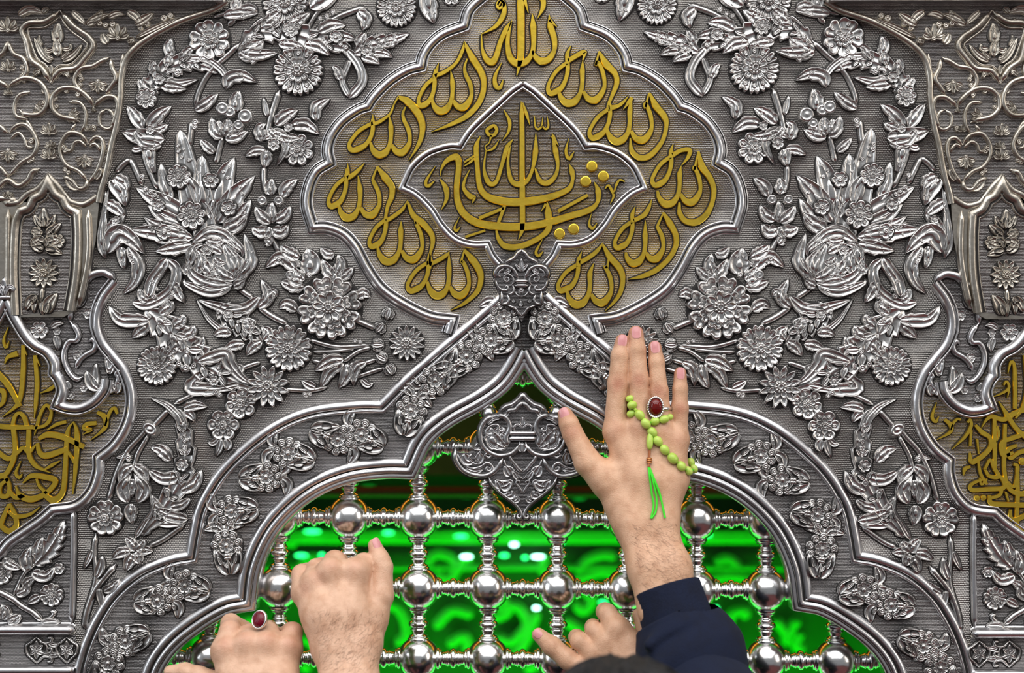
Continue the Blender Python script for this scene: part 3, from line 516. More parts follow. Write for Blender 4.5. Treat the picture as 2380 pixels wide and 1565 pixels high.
WORDS = [
 ((971, 239), (1011, 182), (1024, 267), (1075, 256), [([(1009, 192), (1014, 168), (1020, 147)], [4.5, 5, .6]), ([(1011, 178), (1035, 168), (1060, 148), (1075, 120), (1080, 97)], [5, 5, 4, 4.5, .8]), ([(1079, 100), (1099, 138), (1119, 170), (1125, 201), (1114, 238), (1087, 269), (1051, 289), (1003, 308)], [3, 8.5, 8, 6.5, 6.5, 6.5, 5, .6]), ([(1080, 158), (1086, 138)], 0, 'b2')]),
 ((809, 342), (868, 287), (881, 368), (932, 361), [([(868, 290), (885, 283), (907, 266), (917, 243), (927, 226)], [4.5, 4.5, 3, 2, 2.5]), ([(926, 227), (946, 236), (965, 255), (979, 279), (982, 306), (973, 337), (950, 375)], [4, 9, 9.5, 8.5, 6.5, 4.5, .5])]),
 ((762, 472), (806, 413), (808, 515), (861, 507), [([(805, 420), (809, 400), (809, 381)], [5, 5, .6]), ([(808, 415), (822, 407), (837, 393), (848, 380)], [6, 6, 4, .6]), ([(877, 388), (895, 413), (911, 435), (911, 457), (901, 482), (896, 515), (898, 520)], [3, 9, 7.5, 6.5, 4.5, 3.5, 4]), ([(868, 415), (877, 390)], 0, 'b2')], (833, 409)),
 ((857, 566), (898, 511), (900, 617), (958, 610), [([(898, 515), (922, 499), (938, 485), (948, 466)], [5, 5, 4.5, .6]), ([(948, 470), (961, 501), (983, 520), (1003, 545), (1006, 566), (1000, 591), (999, 615)], [3, 7, 8, 7, 5, 3, 4]), ([(967, 522), (964, 508)], 0, 'b2')], (933, 515)),
 ((945, 668), (997, 610), (1014, 695), (1068, 693), [([(998, 616), (1022, 604), (1038, 594), (1045, 585)], [5, 5, 5, .8]), ([(999, 625), (1001, 605), (999, 590)], [4, 5, .8]), ([(1079, 582), (1097, 603), (1113, 627), (1118, 649), (1109, 678), (1080, 705), (1048, 722)], [4, 8.5, 8.5, 7, 6, 4.5, .5]), ([(1072, 612), (1079, 584)], 0, 'b2')], (1044, 590)),
 ((1271, 209), (1320, 146), (1320, 250), (1380, 240), [([(1319, 150), (1318, 128), (1327, 107)], [5, 5, .6]), ([(1320, 143), (1340, 131), (1358, 122), (1358, 128), (1354, 142)], [6, 6, 6, 4, 1.5]), ([(1391, 121), (1409, 151), (1429, 173), (1433, 194), (1424, 219), (1414, 243), (1413, 256)], [3, 9, 7, 6.5, 5, 3.5, 5]), ([(1384, 155), (1391, 124)], 0, 'b2')], (1354, 143)),
 ((1367, 313), (1418, 253), (1431, 338), (1490, 333), [([(1414, 252), (1432, 249), (1447, 240), (1460, 224)], [7, 5, 4, .6]), ([(1468, 228), (1460, 240), (1448, 256)], [5, 5, .6]), ([(1508, 217), (1524, 248), (1543, 272), (1548, 293), (1538, 330), (1511, 362), (1487, 368), (1468, 352), (1464, 322)], [3, 8.5, 8, 5, 5, 7, 7, 6, 2]), ([(1499, 252), (1507, 220)], 0, 'b2')], (1468, 226)),
 ((1513, 423), (1560, 364), (1548, 484), (1604, 477), [([(1559, 368), (1559, 352), (1564, 335)], [5.5, 5, .6]), ([(1562, 362), (1582, 351), (1602, 350), (1598, 367), (1583, 386)], [6, 5, 6, 5, .8]), ([(1622, 353), (1630, 387), (1648, 413), (1658, 440), (1655, 469), (1642, 498), (1618, 517), (1593, 515), (1579, 496), (1578, 472)], [3, 8.5, 7.5, 6.5, 5.5, 7, 8, 7, 6, 3]), ([(1613, 395), (1621, 358)], 0, 'b2')], (1582, 387)),
 ((1426, 569), (1470, 515), (1472, 620), (1521, 608), [([(1470, 518), (1469, 500), (1476, 480)], [5, 5, .6]), ([(1472, 514), (1496, 501), (1508, 482), (1514, 464)], [5, 6, 4.5, .6]), ([(1540, 495), (1555, 518), (1569, 545), (1570, 571), (1555, 600), (1526, 627), (1494, 642), (1459, 650)], [3.5, 8, 7, 6, 6, 6.5, 5.5, .6]), ([(1528, 525), (1539, 500)], 0, 'b2')], (1499, 513)),
 ((1294, 668), (1344, 615), (1339, 717), (1397, 710), [([(1344, 620), (1345, 604), (1352, 585)], [5.5, 5, .6]), ([(1346, 612), (1373, 596), (1391, 580), (1400, 565)], [5.5, 5.5, 5, 1]), ([(1400, 569), (1417, 598), (1440, 625), (1447, 651), (1441, 680), (1426, 703), (1405, 724)], [3, 8, 8, 6, 5.5, 4, .5]), ([(1411, 622), (1414, 600)], 0, 'b2')], (1380, 612))]
for i, wd in enumerate(WORDS):
    o = word(*wd).build('gold_word', [GOLD, NEARBLACK], med, smooth=False); o['label'] = 'raised gold calligraphic word'
m = M()   # the large word at the top
for p, w_ in (([(1158, 14), (1164, 4), (1172, 12), (1160, 22), (1156, 12), (1164, 2), (1172, 14), (1170, 36), (1153, 62), (1118, 82)], [4, 4, 4, 3, 4, 4, 5, 6.5, 5, .6]),
              ([(1119, 82), (1121, 115), (1130, 138), (1142, 146), (1153, 134), (1164, 97), (1178, 68), (1190, 50)], [1.5, 3.5, 7, 9, 7, 6, 7, 1]),
              ([(1188, 52), (1181, 85), (1180, 110), (1186, 136), (1201, 149), (1220, 146), (1234, 130), (1240, 105), (1239, 61), (1237, 34)], [2, 5, 6, 8, 9, 8, 6, 6, 8, 1]),
              ([(1237, 120), (1246, 136), (1260, 144), (1276, 138), (1288, 118), (1288, 92), (1279, 62), (1276, 36)], [3, 7, 9, 7.5, 5, 7, 8, 1]), ([(1277, 48), (1294, 64)], [5, 1]),
              ([(1210, -30), (1211, 97), (1209, 140), (1201, 178)], [9, 9, 8, .8]), ([(1213, -20), (1228, 32)], [8, 1]), ([(1240, -20), (1260, -2), (1262, 18), (1249, 45)], [5, 7, 6, .6])): pen(m, p, w_, 9.2)
o = m.build('gold_word', [GOLD, NEARBLACK], med, smooth=False); o['label'] = 'raised gold calligraphic word with a tall upright stroke'
for p, w_ in (([(1166, 147), (1151, 178), (1152, 200), (1162, 205), (1170, 186)], [.8, 4.5, 6, 5, 1]),):
    m = M(); pen(m, p, w_); m.build('gold_mark', [GOLD, NEARBLACK], med, smooth=False)

inn = thing('inner_medallion', 'pointed silver medallion in the middle with dense gold calligraphy and five gold dots', 'medallion')
fi = flat(CART_IN); g = M()
g.poly(fi + [(1216, 640)] + [(2431-x, y) for x, y in fi][::-1], 3.0); g.build('punched_ground', GROUND2, inn)
for sg, sn in ((CART_IN, -1), (mc_(CART_IN, 2431), 1)):
    m = M(); sweep(m, sg, PROF_INNER, sn, h0=2, mc=side_mats(PROF_INNER, (4, 5))); m.build('frame_moulding', MOULDMAT, inn)
def cj(p): return [(880+x/3.478, 180+y/3.478) for x, y in p]
GL = [([(1152, 200), (1158, 300), (1160, 700), (1162, 1000), (1160, 1220), (1130, 1315)], [3, 21, 23, 24, 23, 2]), ([(1165, 210), (1195, 300), (1222, 390)], [6, 16, 2]),
 ([(868, 600), (852, 740), (880, 840), (920, 868), (960, 830), (1000, 700), (1040, 570), (1085, 505)], [4, 12, 22, 20, 16, 17, 22, 4]), ([(1062, 560), (1045, 700), (1070, 830), (1130, 868), (1200, 838), (1245, 740), (1268, 600), (1270, 455)], [8, 13, 20, 25, 18, 14, 24, 4]), ([(1265, 740), (1300, 835), (1360, 858), (1420, 810), (1448, 720), (1430, 600), (1402, 455)], [8, 20, 23, 18, 13, 24, 4]), ([(1405, 475), (1455, 560)], [18, 2]),
 ([(1015, 272), (1058, 360), (1050, 440), (1000, 518)], [5, 16, 13, 2]),
 ([(822, 478), (790, 570), (800, 740), (818, 880), (870, 960), (980, 1000), (1100, 1012), (1250, 1000), (1400, 965), (1530, 908), (1568, 830), (1560, 760), (1538, 702)], [3, 24, 20, 24, 28, 33, 34, 33, 28, 22, 14, 24, 3]),
 ([(500, 800), (510, 740), (555, 675), (630, 648), (648, 720), (632, 900), (645, 1020), (700, 1115), (800, 1178), (950, 1205), (1100, 1212), (1250, 1202), (1400, 1168), (1550, 1122), (1700, 1075), (1765, 1015), (1775, 930), (1742, 848)], [2, 10, 20, 30, 24, 24, 28, 30, 32, 33, 33, 32, 30, 28, 26, 16, 26, 3]),
 ([(498, 825), (545, 900), (550, 985), (508, 1075)], [6, 24, 17, 2]), ([(742, 740), (698, 830), (688, 900), (740, 965), (775, 972), (755, 1022)], [2, 11, 16, 24, 16, 2]),
 ([(1362, 1010), (1370, 1100), (1376, 1215), (1300, 1298), (1150, 1368), (1030, 1368), (972, 1310), (952, 1240)], [4, 30, 26, 22, 26, 26, 18, 10]), ([(1352, 1025), (1312, 1088)], [14, 2]), ([(1018, 1040), (968, 1180)], [16, 14]), ([(812, 1142), (1012, 1060)], [16, 14]), ([(1450, 1085), (1688, 955)], [16, 14]), ([(702, 1292), (862, 1240)], [11, 10])]
m = M()
for p, w_ in GL: pen(m, cj(p), w_, 8.5+.1*(len(p) % 4), 3, 1/3.478)
o = m.build('gold_inscription', [GOLD, NEARBLACK], inn, smooth=False); o['label'] = 'dense gold interlaced calligraphy'
for st in ([([(905, 405), (935, 395), (955, 430), (930, 470), (890, 465), (875, 430), (905, 405)], 15), ([(910, 470), (895, 530), (862, 560), (872, 600)], [12, 5, 5, 6]), ([(975, 508), (930, 575), (868, 602)], [2, 12, 4])],
           [([(692, 690), (775, 640), (762, 668), (740, 690), (690, 722)], [8, 12, 12, 10, 3])],
           [([(1535, 500), (1513, 600), (1538, 662), (1578, 605)], [2, 13, 15, 3])], [([(460, 720), (385, 840), (400, 882), (456, 838)], [2, 13, 15, 3])], [([(655, 1130), (615, 1215), (630, 1243), (662, 1208)], [2, 9, 12, 3])], [([(1718, 1105), (1700, 1190), (1730, 1222), (1765, 1178)], [2, 12, 13, 3])], [([(1325, 1310), (1272, 1410), (1292, 1445), (1330, 1408)], [2, 13, 14, 3])],
           [([(1828, 905), (1855, 875), (1885, 920), (1898, 960), (1870, 1028)], [4, 12, 14, 12, 2]), ([(1988, 845), (1948, 832), (1920, 870), (1900, 945)], [6, 10, 11, 4])],
           [([(1258, 320), (1266, 400), (1290, 422), (1318, 398), (1325, 325)], [5, 9, 10, 8, 2]), ([(1320, 395), (1350, 422), (1372, 395), (1362, 318)], [7, 10, 9, 2])]):
    m = M()
    for p, w_ in st: pen(m, cj(p), w_, 7, 3, 1/3.478)
    m.build('gold_mark', [GOLD, NEARBLACK], inn, smooth=False)
for x, y in ((1723, 722), (1815, 802), (1672, 845), (1462, 1265), (1576, 1228)):
    m = M(); q = cj([(x, y)])[0]; lathe(m, q[0], q[1], 13, [(1.0, 0), (1.0, .7), (.93, .9), (.8, 1.0), (.4, 1.02), (.001, 1.03)], 8, 3, 24); m.build('gold_dot', [GOLD, NEARBLACK], inn, smooth=False)

# ------------------------------------------------------------------ keystone boss and hanging boss
def plate(outline, h, name, parent, mats, rim=None, h0=0.0, edge=True):
    m = M(); m.poly(outline, h0+h)
    P = np.array(list(outline)+[outline[0]], float)
    if edge: m.grid(np.stack([np.c_[P, np.full(len(P), h0)], np.c_[P, np.full(len(P), h0+h)]], 0))
    return m.build(name, mats, parent, smooth=False)
def sym(p, ax): return p + [(2*ax-x, y) for x, y in p[::-1]]
def kj(p): return [(1060+x/5.39, 560+y/5.39) for x, y in p]
boss = thing('keystone_boss', 'small silver shield boss at the crossing above the arch point', 'boss')
KO = kj([(817, 108), (780, 150), (720, 215), (640, 268), (560, 305), (505, 345), (485, 420), (488, 530), (530, 640), (548, 795), (620, 803), (680, 820), (740, 855), (785, 950), (820, 1025)])
plate(KO + [(2*1212-x, y) for x, y in KO[-2:0:-1]], 22, 'shield', boss, GROUND3)
for sgn in (0, 1):
    M.T = staticmethod((lambda x, y: (2424-x, y)) if sgn else ident)
    for p, w_, nm in (([(817, 120), (770, 165), (725, 222), (660, 255), (612, 285)], 22, 'cusp_moulding'), ([(495, 470), (490, 400), (540, 335), (630, 320), (710, 355), (755, 420), (775, 480)], 24, 'scroll'), ([(560, 460), (530, 440), (545, 390), (600, 350)], 14, 'scroll'), ([(635, 500), (615, 480), (640, 460), (665, 490), (640, 520), (600, 490), (610, 440), (660, 425), (710, 460), (720, 520), (690, 560)], 14, 'scroll'),
                      ([(500, 500), (515, 560), (560, 610), (620, 625), (655, 590), (635, 565), (615, 590)], 16, 'scroll'), ([(710, 560), (728, 620), (700, 665), (650, 670)], 18, 'scroll'), ([(570, 640), (575, 720), (570, 785)], 20, 'scroll'), ([(640, 680), (665, 730), (640, 785), (575, 795)], 18, 'scroll'), ([(650, 810), (700, 830), (745, 850), (780, 900), (822, 945)], 14, 'cusp_moulding'), ([(740, 640), (770, 690), (815, 700)], 13, 'scroll')):
        m = M(); tube(m, kj(p), w_/5.39, w_/5.39*1.5, 21); m.build(nm, [DARKS, NEARBLACK], boss)
    m = M(); leaf(m, kj([(817, 385), (850, 340), (900, 300)]), 6, 'l', 5, 22); leaf(m, kj([(600, 395), (640, 400), (690, 360)]), 5, 'l', 5, 22); m.build('leaf', [DARKS, NEARBLACK], boss)
    m = M(); bead(m, *kj([(650, 375)])[0], 5, 22, 8); leaf(m, kj([(725, 735), (712, 775)]), 4, 'd', 5, 22); m.build('drop', [DARKS, NEARBLACK], boss)
M.T = staticmethod(ident)
for y in (508, 565):
    m = M(); tube(m, kj([(735, y), (900, y)]), 4.6, 8, 23); m.build('tie_bar', [DARKS, NEARBLACK], boss)
m = M(); leaf(m, kj([(818, 390), (818, 310), (818, 225)]), 6, 'l', 6, 22); m.build('leaf', [DARKS, NEARBLACK], boss)
m = M(); lathe(m, *kj([(815, 625)])[0], 7, BEAD, 5, 22, 12); m.build('drop', [DARKS, NEARBLACK], boss)
m = M(); leaf(m, kj([(812, 750), (810, 830)]), 4.5, 'd', 5, 22); m.build('drop', [DARKS, NEARBLACK], boss)

def pj(p): return [(1000+x/3.913, 850+y/3.913) for x, y in p]
pend = thing('hanging_boss', 'scrolled dark silver boss hanging from the arch point over the lattice', 'boss')
PO = pj([(845, 238), (815, 285), (745, 345), (690, 360), (625, 400), (605, 432), (540, 445), (480, 500), (445, 600), (445, 690), (400, 745), (345, 790), (270, 790), (222, 742), (225, 850), (290, 950), (400, 1000), (520, 1005), (560, 1080), (640, 1165), (740, 1240), (800, 1300), (820, 1400), (840, 1400)])
AX = 1215
plate(PO + [(2*AX-x, y) for x, y in PO[-2:0:-1]], 10, 'shield', pend, GROUND3, h0=6)
for sgn in (0, 1):
    M.T = staticmethod((lambda x, y: (2*AX-x, y)) if sgn else ident)
    for p, w_, nm in (([(845, 250), (810, 300), (745, 352), (690, 370), (640, 410)], 17, 'cusp_moulding'), ([(845, 330), (800, 365), (770, 400), (720, 405), (690, 440)], 20, 'cusp_moulding'), ([(600, 450), (670, 460), (715, 510), (720, 580), (690, 640), (700, 700), (690, 740)], 22, 'scroll'), ([(600, 450), (510, 490), (460, 580), (465, 690), (520, 770), (620, 815), (730, 800), (800, 740), (815, 690)], 22, 'scroll'),
                      ([(640, 575), (655, 560), (670, 580), (650, 600), (620, 580), (620, 540), (560, 540), (510, 590), (520, 650), (560, 720), (640, 760), (700, 740)], 14, 'scroll'), ([(230, 750), (235, 850), (300, 945), (400, 990), (510, 995), (600, 940), (665, 830)], 22, 'scroll'), ([(545, 930), (520, 915), (510, 945), (550, 955), (565, 915), (520, 880), (450, 920), (360, 930), (280, 860), (235, 780)], 14, 'scroll'), ([(530, 810), (515, 795), (500, 815), (540, 835), (565, 800), (530, 770), (500, 780)], 12, 'scroll'),
                      ([(380, 800), (350, 840), (400, 890), (450, 880), (420, 830), (460, 770), (400, 760)], 13, 'scroll'), ([(715, 800), (735, 850), (770, 890), (800, 930), (837, 965)], 16, 'cusp_moulding'), ([(670, 850), (690, 910), (740, 925), (780, 980), (840, 1030)], 12, 'cusp_moulding'), ([(530, 1010), (570, 1085), (650, 1160), (750, 1235), (810, 1300), (830, 1370), (805, 1385), (790, 1360), (810, 1345)], 13, 'scroll'),
                      ([(590, 1040), (610, 1080), (600, 1110), (630, 1130), (640, 1095), (610, 1090)], 11, 'scroll'), ([(600, 1035), (660, 1050), (740, 1040), (740, 1090), (700, 1130), (700, 1165), (650, 1165)], 12, 'scroll'), ([(740, 1140), (750, 1190), (800, 1195), (790, 1240)], 12, 'scroll'), ([(838, 1160), (810, 1100), (780, 1070), (790, 1040), (815, 1050), (810, 1075)], 11, 'scroll'), ([(840, 560), (790, 530), (755, 570), (770, 590)], 12, 'scroll')):
        m = M(); tube(m, pj(p), w_/3.913*1.08, w_/3.913*1.5, 15); m.build(nm, [DARKS, NEARBLACK], pend)
    m = M(); leaf(m, pj([(545, 600), (580, 690), (690, 745)]), 17, 'l', 8, 15); m.build('leaf', [DARKS, NEARBLACK], pend)
    for q, w_ in (([(560, 640), (545, 600), (560, 560)], 9), ([(610, 640), (600, 590), (630, 560)], 8), ([(640, 690), (665, 650), (640, 610)], 9), ([(600, 720), (560, 690), (530, 650)], 9), ([(670, 720), (700, 680), (690, 630)], 8), ([(300, 800), (330, 860), (400, 880)], 11), ([(420, 880), (450, 840), (440, 780)], 9), ([(330, 930), (400, 960), (480, 945)], 8), ([(640, 1100), (690, 1090), (735, 1050)], 11), ([(640, 1110), (620, 1070), (600, 1045)], 10), ([(700, 1180), (740, 1170), (745, 1130)], 9), ([(760, 1230), (790, 1210), (780, 1180)], 8), ([(730, 1000), (700, 960), (680, 900)], 9), ([(800, 1030), (770, 980), (740, 950)], 8), ([(700, 420), (690, 440), (660, 440)], 6)):
        m = M(); leaf(m, pj(q), w_, 'l', 7, 15, extra=False); m.build('leaf', [DARKS, NEARBLACK], pend)
    m = M(); leaf(m, pj([(520, 530), (580, 480), (640, 480)]), 6, 'l', 7, 16, serr=4); m.build('leaf', [DARKS, NEARBLACK], pend)
M.T = staticmethod(ident)
for y in (612, 660):
    m = M(); tube(m, pj([(715, y), (962, y)]), 5.5, 10, 16); m.build('tie_bar', [POLISH, NEARBLACK], pend)
m = M(); leaf(m, pj([(835, 690), (835, 740), (835, 785)]), 10, 'd', 9, 16, extra=False); m.build('drop', [DARKS, NEARBLACK], pend)
m = M(); leaf(m, pj([(840, 540), (840, 500), (840, 465)]), 7, 'l', 5, 15, extra=False); m.build('leaf', [DARKS, NEARBLACK], pend)
for pts in ([(500, 395), (560, 470)], [(1170, 385), (1120, 470)]):
    m = M(); tube(m, pj(pts), 14, 20, -6); m.build('post', [POLISH, NEARBLACK], pend)
# ------------------------------------------------------------------ corner columns, their capitals and the side medallions
def mcol(x, y): return 2443-0.009*(y-165)-x, y+4+0.006*(y-700)
def slab(outline, h0, h1, name, parent, mats, mside=None):
    m = M(); m.poly(outline, h1); P = np.array(list(outline)+[outline[0]], float)
    m.grid(np.stack([np.c_[P, np.full(len(P), h0)], np.c_[P, np.full(len(P), h1)]], 0), mc=[1]*(len(P)-1))
    return m.build(name, [mats, mside or mats], parent, smooth=False)
GOLD_L = [([(23, 760), (12, 790), (17, 808), (25, 792)], [.8, 4, 5, .8]), ([(57, 803), (57, 856), (52, 914), (41, 943), (9, 969)], [6, 7.5, 7, 6, .8]), ([(57, 806), (66, 826)], [5, .8]), ([(-8, 862), (23, 897), (49, 945)], [9, 9, 7]), ([(-4, 905), (12, 912), (10, 935), (-8, 950)], [7, 8, 6, 5]),
 ([(84, 826), (89, 885), (86, 940), (83, 973)], [6, 7, 6, .8]), ([(85, 828), (97, 852)], [5, .8]), ([(44, 822), (22, 830), (14, 847)], [9, 6, 1]), ([(133, 893), (120, 904), (97, 914)], [3.5, 6, 1]), ([(81, 995), (104, 990), (117, 978), (122, 955), (110, 942), (98, 960), (90, 985), (83, 1012)], [5, 5, 6, 5, 5, 5, 5, .8]),
 ([(-6, 990), (35, 993), (81, 993)], [7.5, 7.5, 6]), ([(32, 990), (38, 968), (48, 960), (60, 972), (66, 995)], [6, 6, 5, 7, 7]), ([(157, 980), (135, 986), (113, 999)], [5, 5.5, 2]), ([(93, 1020), (114, 1010), (150, 1016), (198, 1039)], [5, 9, 9, 7]),
 ([(174, 979), (160, 1005), (155, 1080), (149, 1140), (128, 1162), (104, 1148)], [1, 7, 7.5, 8, 10, 7]), ([(174, 980), (182, 1010), (178, 1088), (172, 1148)], [2, 8, 6.5, 1.5]), ([(156, 1045), (168, 1060), (175, 1075)], [5, 5, 4]), ([(229, 958), (246, 970), (246, 994), (213, 1023)], [5, 8, 6, .8]), ([(275, 962), (268, 948), (257, 960), (247, 990)], [4, 5, 5, 3]), ([(227, 983), (205, 986), (197, 996), (215, 998), (195, 1010)], [6, 7, 6, 5, .8]),
 ([(90, 1030), (95, 1052), (112, 1059), (160, 1043)], [5, 7, 9, 8]), ([(34, 992), (38, 1053), (18, 1100), (-8, 1106)], [7.5, 7.5, 7, 7]), ([(70, 998), (70, 1053), (86, 1082), (122, 1099)], [7, 7.5, 7, .8]), ([(-8, 1046), (22, 1066), (45, 1050), (58, 1040), (70, 1050), (88, 1032)], [7, 7, 6, 6, 7, 2]), ([(142, 1071), (125, 1080), (107, 1091)], [2, 5.5, 3]), ([(52, 1071), (40, 1098), (48, 1110), (55, 1100)], [1, 4.5, 5, 1]),
 ([(56, 1122), (75, 1106), (105, 1108), (132, 1118), (112, 1144), (78, 1160), (50, 1152), (40, 1130)], [2, 7, 8.5, 8, 7, 9, 8, 2]), ([(88, 1112), (95, 1130), (112, 1146)], [4, 5, 5]), ([(23, 1112), (5, 1128), (3, 1150), (20, 1152), (25, 1130), (14, 1108), (-8, 1112)], [6, 6, 7, 7, 6, 6, 6]), ([(24, 1140), (40, 1156), (60, 1150)], [6, 7, 7]), ([(98, 1176), (72, 1195), (40, 1200), (23, 1188)], [.8, 5, 6.5, 5]), ([(25, 1170), (38, 1198), (40, 1222), (22, 1234), (4, 1220), (-8, 1210)], [5, 7, 8, 8, 7, 7]), ([(24, 1172), (14, 1195), (4, 1220)], [5, 7, 7])]
GOLD_R = [([(2339, 868), (2346, 842), (2354, 850), (2356, 900), (2356, 950)], [1, 5, 6, 7, 6]), ([(2378, 826), (2384, 900), (2375, 945), (2357, 972)], [5, 7, 7, 3]), ([(2330, 895), (2336, 886), (2342, 900), (2330, 912), (2304, 923)], [3, 4, 5, 4, .8]), ([(2342, 905), (2338, 925)], [4, 1]), ([(2318, 933), (2338, 965), (2358, 995), (2390, 1025)], [2, 8, 7.5, 7]), ([(2278, 994), (2290, 975), (2304, 968), (2330, 975), (2360, 958), (2392, 950)], [1, 5, 7, 7.5, 8, 8]),
 ([(2308, 972), (2309, 1030), (2309, 1095)], [6, 7.5, 6]), ([(2264, 988), (2280, 1005), (2298, 1018), (2296, 1045), (2258, 1074), (2251, 1052)], [5, 8, 6.5, 7.5, 8, 3]), ([(2246, 982), (2252, 974), (2254, 990), (2240, 1015), (2210, 1044)], [4, 4, 6, 5, .8]), ([(2254, 1000), (2252, 1036)], [5, 4]), ([(2268, 1020), (2272, 1055)], [4, 2]), ([(2174, 935), (2164, 968), (2172, 980), (2179, 968)], [.8, 5, 5, 1]), ([(2193, 975), (2207, 988), (2206, 1004), (2175, 1022)], [5, 7, 5, .8]), ([(2230, 975), (2222, 974), (2212, 985), (2206, 1000)], [4, 4, 4, 2]),
 ([(2252, 1084), (2240, 1090), (2236, 1105)], [4, 6, 1]), ([(2286, 1090), (2298, 1068), (2306, 1085), (2318, 1107), (2296, 1106), (2286, 1090)], [5, 5, 6, 7, 6, 5]), ([(2270, 1070), (2276, 1100), (2290, 1125)], [4, 5, 5]), ([(2285, 1112), (2256, 1125), (2256, 1138), (2290, 1137), (2330, 1133), (2326, 1112), (2312, 1104)], [4, 5, 7, 7, 7, 6, 4]), ([(2296, 1150), (2300, 1168), (2325, 1172), (2392, 1174)], [5, 8, 8, 8]), ([(2326, 1132), (2320, 1150), (2296, 1158)], [6, 6, 5]), ([(2333, 985), (2331, 1050), (2332, 1100), (2342, 1135), (2370, 1148), (2392, 1140)], [6, 7, 6.5, 7, 8, 8]), ([(2352, 1052), (2328, 1058), (2324, 1030), (2345, 1020), (2388, 1005)], [5, 7, 6, 7, 8]), ([(2352, 1078), (2362, 1086), (2354, 1130), (2338, 1120)], [5, 6, 5, 5]), ([(2361, 1080), (2362, 1150), (2360, 1200), (2364, 1226), (2388, 1246)], [6, 7, 7, 7, 6]), ([(2360, 1035), (2340, 1045), (2345, 1065), (2365, 1052), (2392, 1045)], [5, 7, 6, 7, 7]), ([(2345, 1184), (2346, 1204), (2362, 1206), (2392, 1190)], [5, 7, 8, 7]), ([(2334, 1143), (2341, 1165)], [4, 3]), ([(2274, 1110), (2276, 1124), (2282, 1124), (2284, 1112)], [3, 4, 4, 3]), ([(2288, 1124), (2290, 1112)], [4, 3]), ([(2314, 990), (2318, 1010), (2312, 1028)], [4, 5, 1])]
DOT_R = [(2268, 1157, 7), (2283, 1156, 7), (2373, 1072, 9)]
def column(T, side, right):
    M.T = staticmethod(T)
    col = thing('corner_column', 'old silver corner column at the %s edge with scrollwork capital and pointed niche' % side, 'column')
    # capital: a slab standing proud of the spandrel, flaring out under the ledge
    cap = [(-420, 470), (-420, -40), (530, -40), (528, 8), (495, 26), (420, 52), (345, 92), (300, 130), (285, 180), (283, 232), (274, 290), (262, 340), (250, 400), (236, 450), (232, 472)]
    slab(cap, 0, 16, 'capital_body', col, GROUND2, OLD)
    m = M(); sweep(m, [[(528, 6), (495, 26), (420, 52), (345, 92), (300, 132), (285, 180), (283, 232), (274, 290), (262, 340), (250, 400), (236, 450), (232, 472)]], [(-9, 0), (-8, 6), (-4, 10), (2, 10), (6, 6), (8, 0)], 1, h0=14); m.build('flare_edge', [OLD], col)
    TB = [('scroll', 6.5, [(24, 207), (34, 197), (64, 184), (96, 193), (114, 218), (114, 246), (96, 268), (64, 268), (50, 257)]), ('scroll', 5, [(75, 216), (50, 224), (39, 246), (43, 272), (70, 279)]), ('scroll', 6.5, [(24, 207), (12, 197), (-18, 184), (-50, 193)]),
          ('scroll', 6.5, [(222, 252), (211, 230), (182, 209), (150, 208), (129, 225), (126, 252), (144, 272), (177, 280), (191, 286)]), ('scroll', 5, [(164, 239), (190, 241), (204, 263), (202, 292), (192, 310)]), ('scroll', 6, [(224, 250), (232, 240), (252, 227), (272, 230), (278, 250), (270, 282), (262, 300)]), ('scroll', 4.5, [(250, 256), (236, 270), (238, 294), (258, 302), (270, 284), (262, 262), (250, 256)]),
          ('scroll', 5.5, [(26, 312), (43, 295), (64, 292), (83, 311), (92, 338), (80, 364), (54, 381), (24, 414)]), ('scroll', 4.5, [(30, 324), (48, 311), (62, 326), (68, 343), (80, 345)]), ('scroll', 5.5, [(22, 312), (4, 295), (-18, 292)]), ('scroll', 5.5, [(24, 414), (10, 395), (-10, 380)]), ('scroll', 4.5, [(66, 280), (78, 300), (90, 330)]), ('scroll', 4.5, [(180, 290), (168, 308)]),
          ('scroll', 5.5, [(209, 338), (194, 316), (166, 311), (148, 332), (145, 359), (160, 386), (188, 400), (208, 424)]), ('scroll', 5.5, [(209, 338), (226, 321), (241, 327), (244, 354), (231, 397), (210, 428)]), ('scroll', 4.5, [(205, 344), (190, 330), (176, 336), (170, 352), (158, 352)]), ('scroll', 4.5, [(212, 344), (224, 336), (234, 346), (236, 354)]),
          ('scroll', 7, [(-20, 430), (0, 436), (24, 420), (48, 434), (70, 420), (80, 402), (98, 394)]), ('scroll', 6, [(152, 412), (172, 422), (188, 440), (204, 436), (208, 420)]),
          ('shield_moulding', 7.5, [(144, 27), (172, 60), (194, 77), (212, 90), (222, 111), (200, 142), (180, 162), (144, 168), (123, 196)]), ('shield_moulding', 7.5, [(144, 27), (124, 46), (105, 55), (73, 57), (56, 74), (66, 99), (77, 141), (104, 163), (123, 196)]), ('scroll', 3, [(144, 42), (166, 72), (200, 98), (206, 112), (172, 150), (140, 156), (123, 178)]), ('scroll', 3, [(144, 42), (110, 66), (76, 68), (70, 78), (90, 136), (112, 154), (123, 178)]),
          ('cusp', 6, [(24, 99), (36, 127), (60, 140), (68, 168), (50, 193)]), ('cusp', 6, [(24, 99), (12, 127), (-12, 140), (-20, 168)]), ('cusp', 6, [(258, 136), (236, 148), (220, 157), (192, 163), (178, 188), (188, 210), (203, 216)]), ('cusp', 6, [(262, 140), (264, 160), (274, 184), (262, 204), (250, 222)]), ('cusp', 4, [(290, 128), (286, 160), (284, 220)])]
    for nm, w_, p in TB:
        m = M(); tube(m, p, w_, w_*1.7, 15); m.build(nm, [OLD, NEARBLACK], col)
